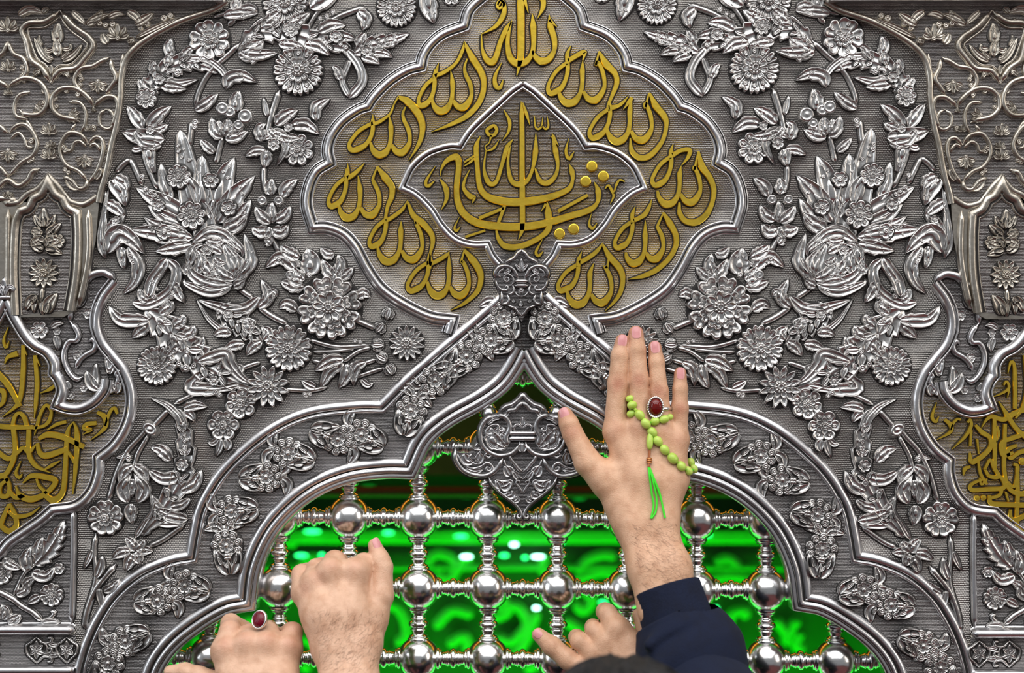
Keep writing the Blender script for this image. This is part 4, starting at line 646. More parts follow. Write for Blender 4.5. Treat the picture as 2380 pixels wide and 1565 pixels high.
    def pal(x, y, s, a0=-math.pi/2, n=5):
        m = M()
        for k in range(n):
            a = a0+(k-(n-1)/2)*.62; L = s*(1.0-.12*abs(k-(n-1)/2))
            leaf(m, [(x, y), (x+math.cos(a)*L*.55, y+math.sin(a)*L*.55+2), (x+math.cos(a)*L, y+math.sin(a)*L)], s*.21, 'd' if k != n//2 else 'l', 9, 15, extra=False)
        bead(m, x, y, s*.18, 18, 8); m.build('palmette', [OLD, NEARBLACK], col)
    for q in ((24, 165, 26), (24, 352, 30, math.pi/2), (201, 366, 30, math.pi/2), (232, 192, 30, math.pi/2), (119, 312, 26), (119, 368, 26), (24, 74, 34), (278, 92, 36), (90, 250, 26, .5), (168, 268, 26, .4), (24, 222, 14), (24, 448, 18, math.pi/2), (222, 252, 12, math.pi/2, 3), (123, 345, 18), (212, 305, 14)): pal(*q)
    m = M()
    for p, w_ in (([(142, 104), (138, 84), (142, 56)], 12), ([(124, 150), (104, 128), (84, 90)], 8), ([(150, 146), (176, 130), (196, 106)], 8), ([(138, 134), (138, 118), (134, 92)], 10), ([(130, 140), (116, 134), (108, 120)], 6), ([(146, 140), (160, 128), (164, 118)], 6), ([(104, 110), (96, 96), (98, 84)], 5), ([(124, 154), (124, 165), (125, 178)], 5), ([(130, 118), (116, 122), (110, 112)], 6), ([(150, 118), (166, 116), (170, 104)], 6)): leaf(m, p, w_, 'l', 7, 16)
    m.build('shield_palmette', [OLD, NEARBLACK], col)
    for p, w_ in (([(48, 40), (75, 26), (108, 34)], 9), ([(105, 34), (112, 26), (120, 24)], 6), ([(172, 30), (190, 46), (206, 62)], 8), ([(206, 62), (228, 48), (245, 26)], 9), ([(210, 54), (240, 42), (262, 36)], 8), ([(256, 45), (276, 36), (295, 38)], 8), ([(300, 30), (320, 42), (334, 62)], 9), ([(318, 62), (344, 46), (362, 34)], 9), ([(255, 105), (246, 90), (242, 80)], 9), ([(300, 102), (312, 96), (304, 108)], 7), ([(150, 178), (158, 170), (166, 186)], 6), ([(84, 178), (94, 168), (100, 178)], 6), ([(160, 416), (178, 436), (196, 438)], 9), ([(226, 420), (236, 405), (240, 392)], 7), ([(320, 92), (350, 76), (380, 62), (420, 46)], 7)):
        m = M(); leaf(m, p, w_, 'l', 11, 15, extra=False); m.build('leaf', [OLD, NEARBLACK], col)
    b = M()
    for x, y, r in ((385, 46, 9), (400, 40, 8), (345, 58, 8), (330, 68, 7), (60, 190, 6), (86, 190, 5), (106, 214, 6), (108, 240, 5), (132, 232, 6), (136, 250, 5), (158, 214, 6), (186, 222, 7), (193, 186, 6), (190, 200, 6), (190, 178, 5), (56, 160, 6), (60, 172, 6), (54, 180, 5), (72, 376, 6), (80, 372, 6), (156, 396, 6), (163, 402, 6), (78, 330, 7), (150, 345, 8), (156, 352, 7), (222, 300, 7), (266, 60, 8), (250, 62, 7), (236, 58, 7), (92, 52, 6), (58, 36, 7)): bead(b, x, y, r, 16, 9)
    tag(b.build('seed_beads', [OLD, NEARBLACK], col), kind='stuff')
    # shaft with the pointed niche
    shaft = [(-420, 462), (0, 462), (20, 474), (48, 472), (68, 452), (92, 440), (117, 412), (142, 438), (166, 470), (190, 476), (205, 474), (228, 462), (234, 470), (226, 560), (206, 650), (180, 722), (150, 738), (40, 738), (0, 715), (-420, 715)]
    slab(shaft, 0, 16, 'shaft', col, OLD)
    NI = [[(44, 733), (40, 624), (44, 528), (54, 496)], [(54, 496), (74, 488), (86, 466)], [(86, 466), (104, 456), (117, 433)]]
    NI2 = [[(117, 433), (131, 456), (148, 466)], [(148, 466), (160, 488), (180, 499)], [(180, 499), (182, 560), (178, 640), (164, 722)]]
    g = M(); g.poly(flat(NI)+flat(NI2)[1:], 17); g.build('niche_ground', GROUND2, col)
    m = M(); sweep(m, NI+NI2, [(-15, 0), (-14, 7), (-10, 13), (-3, 15), (3, 12), (6, 6), (8, 5), (10, 8), (13, 6), (14, 0)], 1, h0=14, mc=[0, 0, 0, 0, 0, 1, 1, 0, 0]); m.build('niche_moulding', [OLD, NEARBLACK], col)
    for x0, x1 in ((24, 24), (210, 188)):
        m = M(); tube(m, [(x0, 488), (x0, 600), (x1, 712)], 8, 14, 13); m.build('flute', [OLD, NEARBLACK], col)
    m = M(); sweep(m, [[(-420, 462), (0, 462), (20, 474), (48, 472)], [(48, 472), (68, 452), (92, 440), (117, 412)], [(117, 412), (142, 438), (166, 470)], [(166, 470), (190, 477), (205, 474), (230, 458)]], [(-8, 0), (-7, 5), (0, 9), (7, 5), (8, 0)], 1, h0=13); m.build('capital_line', [OLD], col)
    for p, w_ in (([(109, 530), (107, 505), (108, 484)], 9), ([(105, 528), (92, 515), (86, 500)], 8), ([(112, 528), (126, 515), (134, 500)], 8), ([(102, 545), (88, 540), (78, 536)], 9), ([(114, 545), (132, 532), (147, 520)], 9), ([(110, 560), (96, 560), (74, 572)], 10), ([(112, 560), (130, 560), (150, 560)], 10), ([(108, 580), (92, 575), (78, 556)], 9), ([(112, 580), (135, 585), (150, 592)], 9), ([(112, 575), (122, 555), (120, 535)], 9), ([(106, 690), (100, 705), (104, 730)], 4), ([(92, 688), (76, 700), (66, 722)], 9), ([(90, 690), (86, 706), (84, 728)], 7), ([(112, 730), (120, 705), (138, 682)], 12)):
        m = M(); leaf(m, p, w_, 'l', 9, 17, extra=False); leaf(m, p[:2], w_*.4, 'l', 5, 23, extra=False); m.build('leaf', [OLD, NEARBLACK], col)
    rosette('flower', 107, 636, 37, 'daisy', col, [OLD, NEARBLACK], h0=17, Hs=.7); rosette('flower', 140, 562, 17, 'small', col, [OLD, NEARBLACK], h0=19); rosette('flower', 92, 542, 14, 'small', col, [OLD, NEARBLACK], h0=21)
    m = M(); tube(m, [(104, 670), (102, 695), (104, 732)], 5, 7, 17); m.build('stem', [OLD, NEARBLACK], col)
    # base mouldings
    for y in (1462, 1556):
        m = M(); Q = [(x, y) for x in (-420, -100, 60, 150, 168, 176)]
        P = cr(Q, step=8); t = np.clip((178-P[:, 0])/10, 0.05, 1)**.5
        strip(m, P, 12*t, 12*t, TUBE, 26*t, 2); m.build('torus_moulding', [POLISH], col)
    slab([(-420, 1474), (178, 1474), (178, 1545), (-420, 1545)], 0, 8, 'frieze', col, GROUND2, OLD)
    for x in (-60, 88, 158):
        m = M(); y = 1509
        for k in range(6):
            a = k*math.pi/3+math.pi/2; leaf(m, [(x, y), (x+math.cos(a)*9, y+math.sin(a)*11), (x+math.cos(a)*17, y+math.sin(a)*22)], 6, 'l', 6, 9, extra=False)
        m.build('palmette', MATS, col)
        for s in (-1, 1):
            m = M(); tube(m, [(x, 1480), (x+s*14, 1492), (x+s*24, 1500), (x+s*22, 1518), (x+s*12, 1528), (x, 1540)], 2.6, 5, 9); m.build('cusp', MATS, col)
    for x0 in (-20, 120):
        for s, yy in ((1, 1488), (-1, 1530), (1, 1512)):
            m = M(); tube(m, [(x0-26, yy), (x0-12, yy+6*s), (x0+2, yy+s*2), (x0+2, yy-s*7), (x0-8, yy-s*6)], 3.2, 6, 9); m.build('scroll', MATS, col)
            m = M(); leaf(m, [(x0-4, yy+s*6), (x0+12, yy+s*10), (x0+22, yy+s*4)], 6, 'l', 6, 9, extra=False); m.build('leaf', MATS, col)
    # ------- side medallion
    sm = thing('side_medallion', 'silver framed side medallion with gold calligraphy cut off by the %s edge' % side, 'medallion')
    A1 = [[(18, 702), (40, 745), (66, 787), (86, 806)], [(86, 806), (112, 820), (128, 845), (128, 868)], [(128, 868), (140, 884), (147, 910), (136, 942)], [(136, 942), (160, 950), (190, 951), (222, 936), (246, 908), (252, 882)]]
    A2 = [[(268, 653), (240, 690), (226, 728), (226, 765), (240, 800), (262, 828), (288, 862), (304, 908), (304, 955), (290, 998), (264, 1036), (230, 1064)], [(230, 1064), (229, 1098), (213, 1142), (178, 1174), (124, 1183)], [(124, 1183), (98, 1206), (58, 1234), (24, 1258), (3, 1283)], [(3, 1283), (-30, 1300), (-100, 1340)]]
    g = M(); g.poly(flat(A1)+[(290, 900)]+flat(A2[0:1])[-22:]+flat(A2[1:])[1:]+[(-420, 1340), (-420, 702)], 4); g.build('punched_ground', GROUND2, sm)
    g = M(); g.poly([(18, 702)]+flat(A1)[1:]+flat(A2[0:1])[:28][::-1]+[(240, 633), (196, 660), (165, 716), (165, 740), (120, 740), (30, 700)], 3); g.build('corner_ground', GROUND2, sm)
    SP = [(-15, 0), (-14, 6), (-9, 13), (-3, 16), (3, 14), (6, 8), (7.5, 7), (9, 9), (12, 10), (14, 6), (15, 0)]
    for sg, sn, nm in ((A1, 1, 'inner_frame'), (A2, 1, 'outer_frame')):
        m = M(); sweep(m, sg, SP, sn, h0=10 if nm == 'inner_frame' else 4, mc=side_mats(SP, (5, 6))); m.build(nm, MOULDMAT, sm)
    A1L = [[(18, 702), (-6, 745), (-40, 790), (-60, 806)]]
    m = M(); sweep(m, A1L, SP, -1, h0=10, mc=side_mats(SP, (5, 6))); m.build('inner_frame', MOULDMAT, sm)
    TS = [('horn', 9, [(268, 650), (256, 640), (240, 633), (214, 640), (198, 656), (184, 671)]), ('chain', 6, [(184, 671), (196, 686), (190, 706), (176, 712), (166, 722), (164, 747)]), ('chain', 6, [(164, 747), (178, 764), (184, 780), (178, 792), (165, 792), (156, 802), (150, 820), (152, 844), (164, 868), (180, 882), (194, 876)]), ('chain', 4.5, [(186, 690), (176, 690), (174, 700)]), ('scroll', 6, [(178, 856), (186, 838), (200, 825), (219, 814), (224, 798), (216, 789), (208, 794)]), ('horn', 5, [(262, 660), (234, 694), (216, 735), (217, 780)]), ('scroll', 5, [(236, 812), (250, 818), (264, 840), (258, 860), (250, 850), (252, 832)]), ('scroll', 5, [(286, 870), (280, 862), (270, 868), (276, 880), (270, 895), (258, 905)])]
    for nm, w_, p in TS:
        m = M(); tube(m, p, w_, w_*1.6, 4); m.build(nm, [POLISH, NEARBLACK], sm)
    for x, y, R in ((94, 768, 22), (207, 730, 13), (183, 828, 12), (134, 770, 10), (165, 920, 11), (196, 902, 10)): rosette('flower', x, y, R, 'small', sm, MATS, h0=4)
    for p, w_ in (([(232, 906), (214, 890), (202, 862)], 12), ([(225, 900), (222, 870), (226, 845)], 9), ([(268, 890), (256, 905), (240, 908)], 10), ([(272, 888), (275, 905), (270, 915)], 9), ([(256, 870), (258, 850), (246, 826)], 9), ([(130, 780), (136, 800), (136, 815)], 8), ([(120, 762), (135, 752), (150, 752)], 8), ([(162, 905), (160, 892), (158, 884)], 7)):
        m = M(); leaf(m, p, w_, 'l', 10, 4, extra=False); leaf(m, p[:2]+[p[1]], w_*.35, 'd', 4, 11, extra=False, n=6) if False else None; m.build('leaf', MATS, sm)
    m = M()
    for p, w_ in (([(18, 690), (18, 670), (18, 646)], 8), ([(18, 688), (8, 668), (-4, 672), (0, 684)], 6), ([(18, 688), (28, 668), (40, 672), (36, 684)], 6)): leaf(m, p, w_, 'l', 14, 20, extra=False)
    tube(m, [(2, 692), (34, 692)], 6, 12, 18); m.build('finial', [POLISH, NEARBLACK], sm)
    if not right:
        for p, w_ in GOLD_L:
            m = M(); pen(m, p, w_, 9+.1*(len(p) % 5), 4, .84); m.build('gold_stroke', [GOLD, NEARBLACK], sm, smooth=False)
    else:
        M.T = staticmethod(ident)
        for p, w_ in GOLD_R:
            m = M(); pen(m, p, w_, 9+.1*(len(p) % 5), 4, .8); m.build('gold_stroke', [GOLD, NEARBLACK], sm, smooth=False)
        for x, y, r in DOT_R:
            m = M(); lathe(m, x, y, r, [(1, 0), (1, .8), (.85, 1), (.001, 1.05)], 9, 4, 16); m.build('gold_dot', [GOLD, NEARBLACK], sm, smooth=False)
        M.T = staticmethod(T)
    # ------- lower corner panel
    lp = thing('corner_panel', 'small embossed silver panel with a leaf spray, low at the %s edge' % side, 'panel')
    g = M(); g.poly([(-420, 1350), (-100, 1340), (3, 1283), (58, 1234), (124, 1190), (164, 1190), (164, 1452), (-420, 1452)], 1.5); g.build('punched_ground', GROUND2, lp)
    m = M(); tube(m, [(171, 1178), (171, 1300), (167, 1452)], 7, 12, 1); m.build('upright_moulding', [POLISH, NEARBLACK], lp)
    for w_, p in ((4.5, [(34, 1382), (58, 1332), (84, 1310)]), (7, [(-20, 1366), (30, 1391), (52, 1408), (79, 1424), (100, 1445)]), (5, [(100, 1443), (118, 1436), (128, 1424), (118, 1420)])):
        m = M(); tube(m, p, w_, w_*1.5, 2); m.build('stem', MATS, lp)
    for w_, p, se in ((20, [(82, 1312), (112, 1282), (136, 1245), (151, 1209)], 6), (14, [(68, 1328), (62, 1300), (74, 1270)], 0), (13, [(90, 1300), (92, 1270), (102, 1248)], 0), (13, [(76, 1330), (108, 1338), (130, 1318)], 0), (10, [(60, 1366), (66, 1352), (84, 1342)], 0), (10, [(40, 1382), (60, 1372), (66, 1352)], 0), (10, [(14, 1294), (22, 1310), (52, 1322)], 0), (9, [(95, 1385), (78, 1394), (66, 1402)], 0), (9, [(100, 1448), (120, 1446), (142, 1446)], 0), (12, [(8, 1440), (14, 1420), (6, 1404)], 0), (12, [(20, 1446), (40, 1436), (50, 1428)], 0)):
        m = M(); leaf(m, p, w_, 'l', serr=se, h0=3); m.build('leaf', MATS, lp)
    for x, y, R, k in ((121, 1382, 29, 'five'), (97, 1305, 13, 'small'), (122, 1281, 11, 'small'), (136, 1262, 8, 'small'), (4, 1332, 28, 'five'), (138, 1322, 14, 'small')): rosette('flower', x, y, R, k, lp, MATS, h0=4)
    # ------- ledge above
    ld = M(); L = [(-420, 525)]
    xs = np.array([-420, 515, 524]); prof = [(14, 0), (12, 10), (12, 52), (9, 58), (4, 60), (-3, 60), (-6, 56), (-30, 56), (-80, 70), (-80, 0)]
    V = np.array([[[x, y, h if x < 520 else h*.9] for y, h in prof] for x in xs], float); ld.grid(V)
    e = np.array([[[525, y, h*.9] for y, h in prof], [[525, -40, h*.5] for y, h in prof]]); ld.grid(e)
    lo = ld.build('ledge', [POLISH], None, smooth=False); tag(lo, 'plain polished silver ledge overhanging the top %s corner' % side, 'ledge')
    M.T = staticmethod(ident)
column(ident, 'left', False)
column(mcol, 'right', True)

# ------------------------------------------------------------------ lattice of balls and turned spindles
M.T = staticmethod(ident)
def box(name, x0, x1, y0, y1, z0, z1, mt, parent=None):
    me = bpy.data.meshes.new(name)
    v = [(x, y, z) for x in (x0, x1) for y in (y0, y1) for z in (z0, z1)]
    me.from_pydata(v, [], [(0, 1, 3, 2), (4, 6, 7, 5), (0, 4, 5, 1), (2, 3, 7, 6), (0, 2, 6, 4), (1, 5, 7, 3)]); me.materials.append(mt)
    o = bpy.data.objects.new(name, me); C.objects.link(o); o.parent = parent; return o
lat = thing('lattice_grille', 'bright silver lattice of polished balls joined by turned spindles inside the arch', 'lattice')
YL = 0.030; kL = (D+YL)/D
def rev(name, prof, axis, n=28):
    a = np.linspace(0, 2*np.pi, n, endpoint=False)[:, None]; pr = np.array(prof)*S*kL
    A = pr[None, :, 0]+0*a; R1 = np.cos(a)*pr[None, :, 1]; R2 = np.sin(a)*pr[None, :, 1]
    V = np.stack([A, R1, R2] if axis == 'x' else [R1, R2, A], -1)
    m = M(); m.grid(V, cu=True); return m.build(name, BALL, None, raw=True)
th_ = np.linspace(0, np.pi, 22)
ball = rev('ball', [(-50*math.cos(t), max(50*math.sin(t), .01)) for t in th_], 'z', 36)
SPN = [(42, 25), (47, 25.5), (49, 24), (50.5, 21), (52, 22.5), (54, 21), (55, 17), (58, 15), (62, 15), (64, 17), (65.5, 16), (67, 19), (69, 19.5), (70.5, 16), (72, 16.5), (74, 20), (77, 22.5), (80.7, 23.5)]
SPN = SPN + [(161.4-a, r) for a, r in SPN[-2::-1]]
spx = rev('spindle', SPN, 'x'); spz = rev('spindle', SPN, 'z')
nb = 0
def lpos(i, j): return np.array([(650+161.4*i-1190)*S*kL, YL, ZC+(782.5-(1203+163.6*j+(i-1)*.9))*S*kL])
ARC = flat(ARCH_IN); ARCA = np.array(ARC)
def inside(x, y, mg):
    if x > 1216: x = 2437-x
    if y > 1540: return x > 300-mg
    k = np.argmin(np.abs(ARCA[:, 1]-y)+1e-3*ARCA[:, 0]); xs = ARCA[np.abs(ARCA[:, 1]-y) < 14, 0]
    return len(xs) > 0 and x > xs.min()-mg
for j in range(-2, 5):
    for i in range(-3, 11):
        x, y = 650+161.4*i, 1203+163.6*j
        p = lpos(i, j)
        if inside(x, y, 40):
            o = ball if nb == 0 else ball.copy()
            if nb: C.objects.link(o)
            o.location = p; o.parent = lat; nb += 1
        if inside(x+80, y, 60) and inside(x+80, y+10, 90):
            o = spx.copy(); C.objects.link(o); o.location = p; o.parent = lat
        if inside(x, y+80, 60) and inside(x, y+80, 60):
            o = spz.copy(); C.objects.link(o); o.location = lpos(i, j+1); o.parent = lat
bpy.data.objects.remove(spx); bpy.data.objects.remove(spz)

# ------------------------------------------------------------------ inside the shrine: green lit screen, beam, lamps
INNER = mat('greenlight_inner_wall', (0.01, 0.13, 0.01), 0.0, 0.6, noise=0.2, nscale=8)  # green lamp light put into the wall's base colour
SCRL = mat('greenlight_inner_scroll', (0.06, 0.75, 0.06), 0.0, 0.45)  # green lamp light put into the base colour, brighter than on the wall
WOOD = mat('dark_red_wood', (0.10, 0.035, 0.015), 0.0, 0.5, noise=0.25, nscale=20)
STONE = mat('grey_marble', (0.45, 0.44, 0.42), 0.0, 0.3, noise=0.3, nscale=3)
CARPET = mat('red_carpet', (0.13, 0.03, 0.03), 0.0, 0.9, noise=0.2, nscale=20)
tag(box('floor', -5, 5, -7, 0.7, -0.05, 0, CARPET), kind='structure')
tag(box('wall_inner_back', -1.3, 1.3, 0.64, 0.68, 1.0, 2.6, INNER), kind='structure')
tag(box('wall_inner_left', -0.95, -0.92, 0.075, 0.64, 1.0, 2.6, INNER), kind='structure')
tag(box('wall_inner_right', 0.92, 0.95, 0.075, 0.64, 1.0, 2.6, INNER), kind='structure')
tag(box('ceiling', -0.95, 0.95, 0.075, 0.64, 2.10, 2.13, WOOD), kind='structure')
tag(box('wall_lower_front', -1.6, 1.6, 0.005, 0.07, 0, 1.5, STONE), kind='structure')
tag(box('wall_inner_upper', -0.92, 0.92, 0.44, 0.47, 1.836, 2.10, WOOD), kind='structure')
isc = thing('inner_screen', 'green lit inner screen of curling scrolls glowing out of focus behind the lattice', 'screen')
YS = 0.58; kS = (D+YS)/D
def sp(p): return [(1190+(x-1190)*kS, 782.5+(y-782.5)*kS) for x, y in p]
def back(m, name, mt, y=YS):
    o = m.build(name, mt, isc); o.location.y = y; return o
M.K = 1.0
m = M(); m.poly(sp([(500, 1235), (1950, 1235), (1950, 1700), (500, 1700)]), 0); back(m, 'backing_panel', INNER, YS+.015)
for yy, hh in ((1250, 13), (1238, 6), (1320, 5)):
    m = M(); tube(m, sp([(480, yy), (1190, yy), (1960, yy)]), hh*1.3, 20, 0); back(m, 'rail', SCRL)
SCR = [[(690, 1330), (720, 1300), (760, 1310), (760, 1345), (730, 1350)], [(890, 1400), (930, 1420), (945, 1470), (920, 1500)], [(985, 1330), (1010, 1290), (1050, 1300), (1055, 1335), (1030, 1345), (1018, 1325)], [(1060, 1330), (1080, 1300), (1100, 1300)], [(1150, 1420), (1200, 1410), (1225, 1450), (1190, 1490), (1150, 1480)], [(1130, 1410), (1170, 1395), (1180, 1420), (1155, 1435), (1140, 1420)], [(1180, 1530), (1215, 1500), (1250, 1420)], [(1320, 1390), (1350, 1370), (1375, 1395), (1355, 1420), (1335, 1400)], [(1310, 1440), (1350, 1470), (1370, 1520)], [(1340, 1330), (1370, 1300), (1410, 1290), (1430, 1300)], [(1330, 1350), (1400, 1330), (1450, 1345)], [(1660, 1310), (1690, 1300), (1720, 1320)], [(1640, 1350), (1700, 1340), (1750, 1350)], [(1690, 1480), (1700, 1430), (1730, 1420), (1730, 1440)], [(1715, 1520), (1705, 1470)], [(1800, 1440), (1825, 1470), (1830, 1500)], [(1860, 1470), (1850, 1500), (1870, 1510)], [(1835, 1480), (1845, 1450), (1860, 1450)], [(700, 1480), (730, 1500), (740, 1540)], [(560, 1470), (580, 1440), (600, 1450)], [(470, 1480), (450, 1500)], [(900, 1540), (930, 1520), (950, 1550)], [(1010, 1460), (1050, 1420), (1100, 1430)], [(1040, 1500), (1080, 1480), (1090, 1520)], [(1220, 1560), (1260, 1540), (1280, 1560)], [(700, 1540), (720, 1560)], [(640, 1290), (660, 1260), (690, 1265)], [(1270, 1290), (1260, 1320), (1280, 1340)], [(820, 1330), (850, 1300), (880, 1310), (870, 1340)]]
for s in SCR:
    m = M(); tube(m, sp(s), 14, 18, 0); back(m, 'scroll', SCRL)
m = M(); tube(m, sp([(480, 1108), (1190, 1108), (1960, 1108)]), 16, 26, 0, prof=DROP); bm_ = m.build('cross_beam', WOOD, None); bm_.location.y = 0.36; tag(bm_, 'dark brown beam crossing behind the lattice near the top of the arch', 'beam')
GLOW = mat('green_led', (0, 0, 0), emit=((0.02, 1.0, 0.18), 5)); GLOWW = mat('white_green_led', (0, 0, 0), emit=((0.40, 1.0, 0.75), 9))
LED = [(730, 1232, 34, 0), (705, 1287, 26, 0), (752, 1286, 12, 0), (905, 1235, 22, 0), (1072, 1243, 26, 0), (860, 1130, 30, 2), (1085, 1290, 24, 1), (1195, 1262, 16, 1), (1172, 1287, 18, 0), (1220, 1292, 12, 0), (1250, 1290, 26, 1), (1246, 1408, 14, 1), (1298, 1258, 20, 0), (1400, 1395, 18, 0), (1640, 1240, 16, 0), (1660, 1408, 10, 0), (1085, 1150, 30, 2), (1345, 1155, 24, 2)]
GLOWD = mat('dim_green_led', (0, 0, 0), emit=((0.0, 1.0, 0.06), .35))
LEDL = ['under the leftmost upper spindle', 'left of the fist near the arch edge', 'just left of the fist thumb', 'second along the top row behind the lattice', 'upper row, left of the hanging boss tip', 'dim, high under the left arch lobe', 'white centred, two balls left of the boss tip', 'bright white, just under the hanging boss tip', 'below left of the boss tip', 'small, below right of the boss tip', 'widest white one right of the boss tip', 'white round one above the pointing finger', 'high, right of the boss tip', 'beside the index knuckle of the dark hand', 'upper right of the wrist', 'small round one right of the sleeve cuff', 'dim, left beneath the hanging boss', 'dim, right beneath the hanging boss']
for (x, y, L, w_), lb in zip(LED, LEDL):
    m = M(); (px, py), = sp([(x, y)])
    lathe(m, px, py, L*.7, DOME, 7, 0, 14, ry=5); o = m.build('green_lamp', (GLOW, GLOWW, GLOWD)[w_], None); o.location.y = YS-.02
    tag(o, 'blurred green lamp behind the lattice, '+lb, 'lamp', 'green lamps behind the lattice')
# ------------------------------------------------------------------ people: bodies grown as one surface from a distance field
def nets(F, org, vx):
    nx, ny, nz = F.shape; neg = F < 0
    cnt = np.zeros((nx-1, ny-1, nz-1), np.int8)
    for i in (0, 1):
        for j in (0, 1):
            for k in (0, 1): cnt += neg[i:nx-1+i, j:ny-1+j, k:nz-1+k]
    act = (cnt > 0) & (cnt < 8); ids = np.full(act.shape, -1, np.int64); cells = np.argwhere(act); ids[act] = np.arange(len(cells))
    acc = np.zeros((len(cells), 3)); num = np.zeros(len(cells))
    ci, cj_, ck = cells.T
    cor = [(i, j, k) for i in (0, 1) for j in (0, 1) for k in (0, 1)]
    val = {c: F[ci+c[0], cj_+c[1], ck+c[2]] for c in cor}
    for c in cor:
        for ax in range(3):
            if c[ax] == 0:
                e = list(c); e[ax] = 1; e = tuple(e); a, b = val[c], val[e]; x = (a < 0) != (b < 0)
                t = np.where(x, a/np.where(x, a-b, 1), 0)
                p = np.array(c, float)[None]+np.eye(3)[ax][None]*t[:, None]; acc += p*x[:, None]; num += x
    V = (cells+acc/num[:, None])*vx+org
    Q = []
    for ax in range(3):
        sl0 = [slice(None)]*3; sl1 = [slice(None)]*3; sl0[ax] = slice(0, -1); sl1[ax] = slice(1, None)
        a, b = neg[tuple(sl0)], neg[tuple(sl1)]; cr_ = np.argwhere(a != b); o1, o2 = [(1, 2), (2, 0), (0, 1)][ax]
        ok = (cr_[:, o1] > 0) & (cr_[:, o2] > 0) & (cr_[:, o1] < F.shape[o1]-1) & (cr_[:, o2] < F.shape[o2]-1); cr_ = cr_[ok]
        if not len(cr_): continue
        def cell(d1, d2):
            q = cr_.copy(); q[:, o1] -= d1; q[:, o2] -= d2; return ids[q[:, 0], q[:, 1], q[:, 2]]
        quad = np.stack([cell(1, 1), cell(0, 1), cell(0, 0), cell(1, 0)], -1)
        fl = ~a[cr_[:, 0], cr_[:, 1], cr_[:, 2]]; quad[fl] = quad[fl][:, ::-1]; Q.append(quad)
    return V, np.concatenate(Q)
def smin(a, b, k):
    h = np.clip(.5+.5*(b-a)/k, 0, 1); return b+(a-b)*h-k*h*(1-h)
def cap(P, a, b, ra, rb):
    a = np.asarray(a, float); b = np.asarray(b, float); ab = b-a; t = np.clip(((P-a)@ab)/max(ab@ab, 1e-12), 0, 1)
    d = P-a-t[..., None]*ab; return np.sqrt((d*d).sum(-1))-(ra+(rb-ra)*t)
def ell(P, c, r):
    q = (P-np.asarray(c))/np.asarray(r); n = np.sqrt((q*q).sum(-1)); return (n-1)*min(r)
def W3(x, y, h):
    k = (D-h*S)/D; return np.array([(x-1190)*S*k, -h*S, ZC+(782.5-y)*S*k])
class Field:
    """palm + separate fingers: fingers melt into the palm but stay apart from each other"""
    def __init__(s): s.palm = []; s.fing = []; s.bumps = []; s.k = .010
    def d(s, P):
        dp = None
        for a, b, ra, rb in s.palm:
            c = cap(P, a, b, ra, rb); dp = c if dp is None else smin(dp, c, s.k)
        out = dp
        for f in s.fing:
            df = None
            for a, b, ra, rb in f:
                c = cap(P, a, b, ra, rb); df = c if df is None else smin(df, c, .003)
            out = np.minimum(out, smin(dp, df, .006))
        for c, r, A in s.bumps:
            q = P-c; out = out-A*np.exp(-(q*q).sum(-1)/(r*r))
        return out
    def bounds(s):
        L = [x for x in s.palm]+[x for f in s.fing for x in f]
        lo = np.min([np.minimum(a-ra, b-rb) for a, b, ra, rb in L], 0)-.006; hi = np.max([np.maximum(a+ra, b+rb) for a, b, ra, rb in L], 0)+.006
        return lo, hi
def polygonise(fn, lo, hi, vx):
    n = np.ceil((hi-lo)/vx).astype(int)+1
    F = np.empty(n, np.float32); ys = lo[1]+np.arange(n[1])*vx; zs = lo[2]+np.arange(n[2])*vx
    for i in range(0, n[0], 24):
        xs = lo[0]+np.arange(i, min(i+24, n[0]))*vx
        P = np.stack(np.meshgrid(xs, ys, zs, indexing='ij'), -1); F[i:i+24] = fn(P)
    return nets(F, lo, vx)
def top_h(fn, x, y, h0=0, h1=260):
    hs = np.arange(h1, h0, -1.0); P = np.array([W3(x, y, h) for h in hs]); v = fn(P); k = np.argmax(v < 0)
    return hs[k] if v[k] < 0 else h0
def surf(name, V, Q, mt, parent=None, red=None):
    me = bpy.data.meshes.new(name); me.from_pydata(V.tolist(), [], Q.tolist()); me.materials.append(mt)
    me.polygons.foreach_set('use_smooth', np.ones(len(Q), bool))
    if red is not None:
        at = me.attributes.new('ruddy', 'FLOAT', 'POINT'); at.data.foreach_set('value', np.asarray(red, np.float32))
    me.update(); o = bpy.data.objects.new(name, me); C.objects.link(o); o.parent = parent; return o
def skin(name, col, ruddy, dark):
    m = mat(name, col, 0, .48, bump=.00035, bscale=900, sss=.12); nt = m.node_tree; b = nt.nodes['Principled BSDF']
    a = nt.nodes.new('ShaderNodeAttribute'); a.attribute_name = 'ruddy'
    n = nt.nodes.new('ShaderNodeTexNoise'); n.inputs['Scale'].default_value = 110; n.inputs['Detail'].default_value = 6
    tc = nt.nodes.new('ShaderNodeTexCoord'); nt.links.new(tc.outputs['Object'], n.inputs['Vector'])
    x1 = nt.nodes.new('ShaderNodeMix'); x1.data_type = 'RGBA'; x1.inputs['A'].default_value = (*dark, 1); x1.inputs['B'].default_value = (*col, 1)
    r = nt.nodes.new('ShaderNodeMapRange'); r.inputs['From Min'].default_value = .3; r.inputs['From Max'].default_value = .6
    nt.links.new(n.outputs['Fac'], r.inputs['Value']); nt.links.new(r.outputs['Result'], x1.inputs['Factor'])
    x2 = nt.nodes.new('ShaderNodeMix'); x2.data_type = 'RGBA'; x2.inputs['B'].default_value = (*ruddy, 1)
    nt.links.new(x1.outputs['Result'], x2.inputs['A']); nt.links.new(a.outputs['Fac'], x2.inputs['Factor']); nt.links.new(x2.outputs['Result'], b.inputs['Base Color'])
    return m
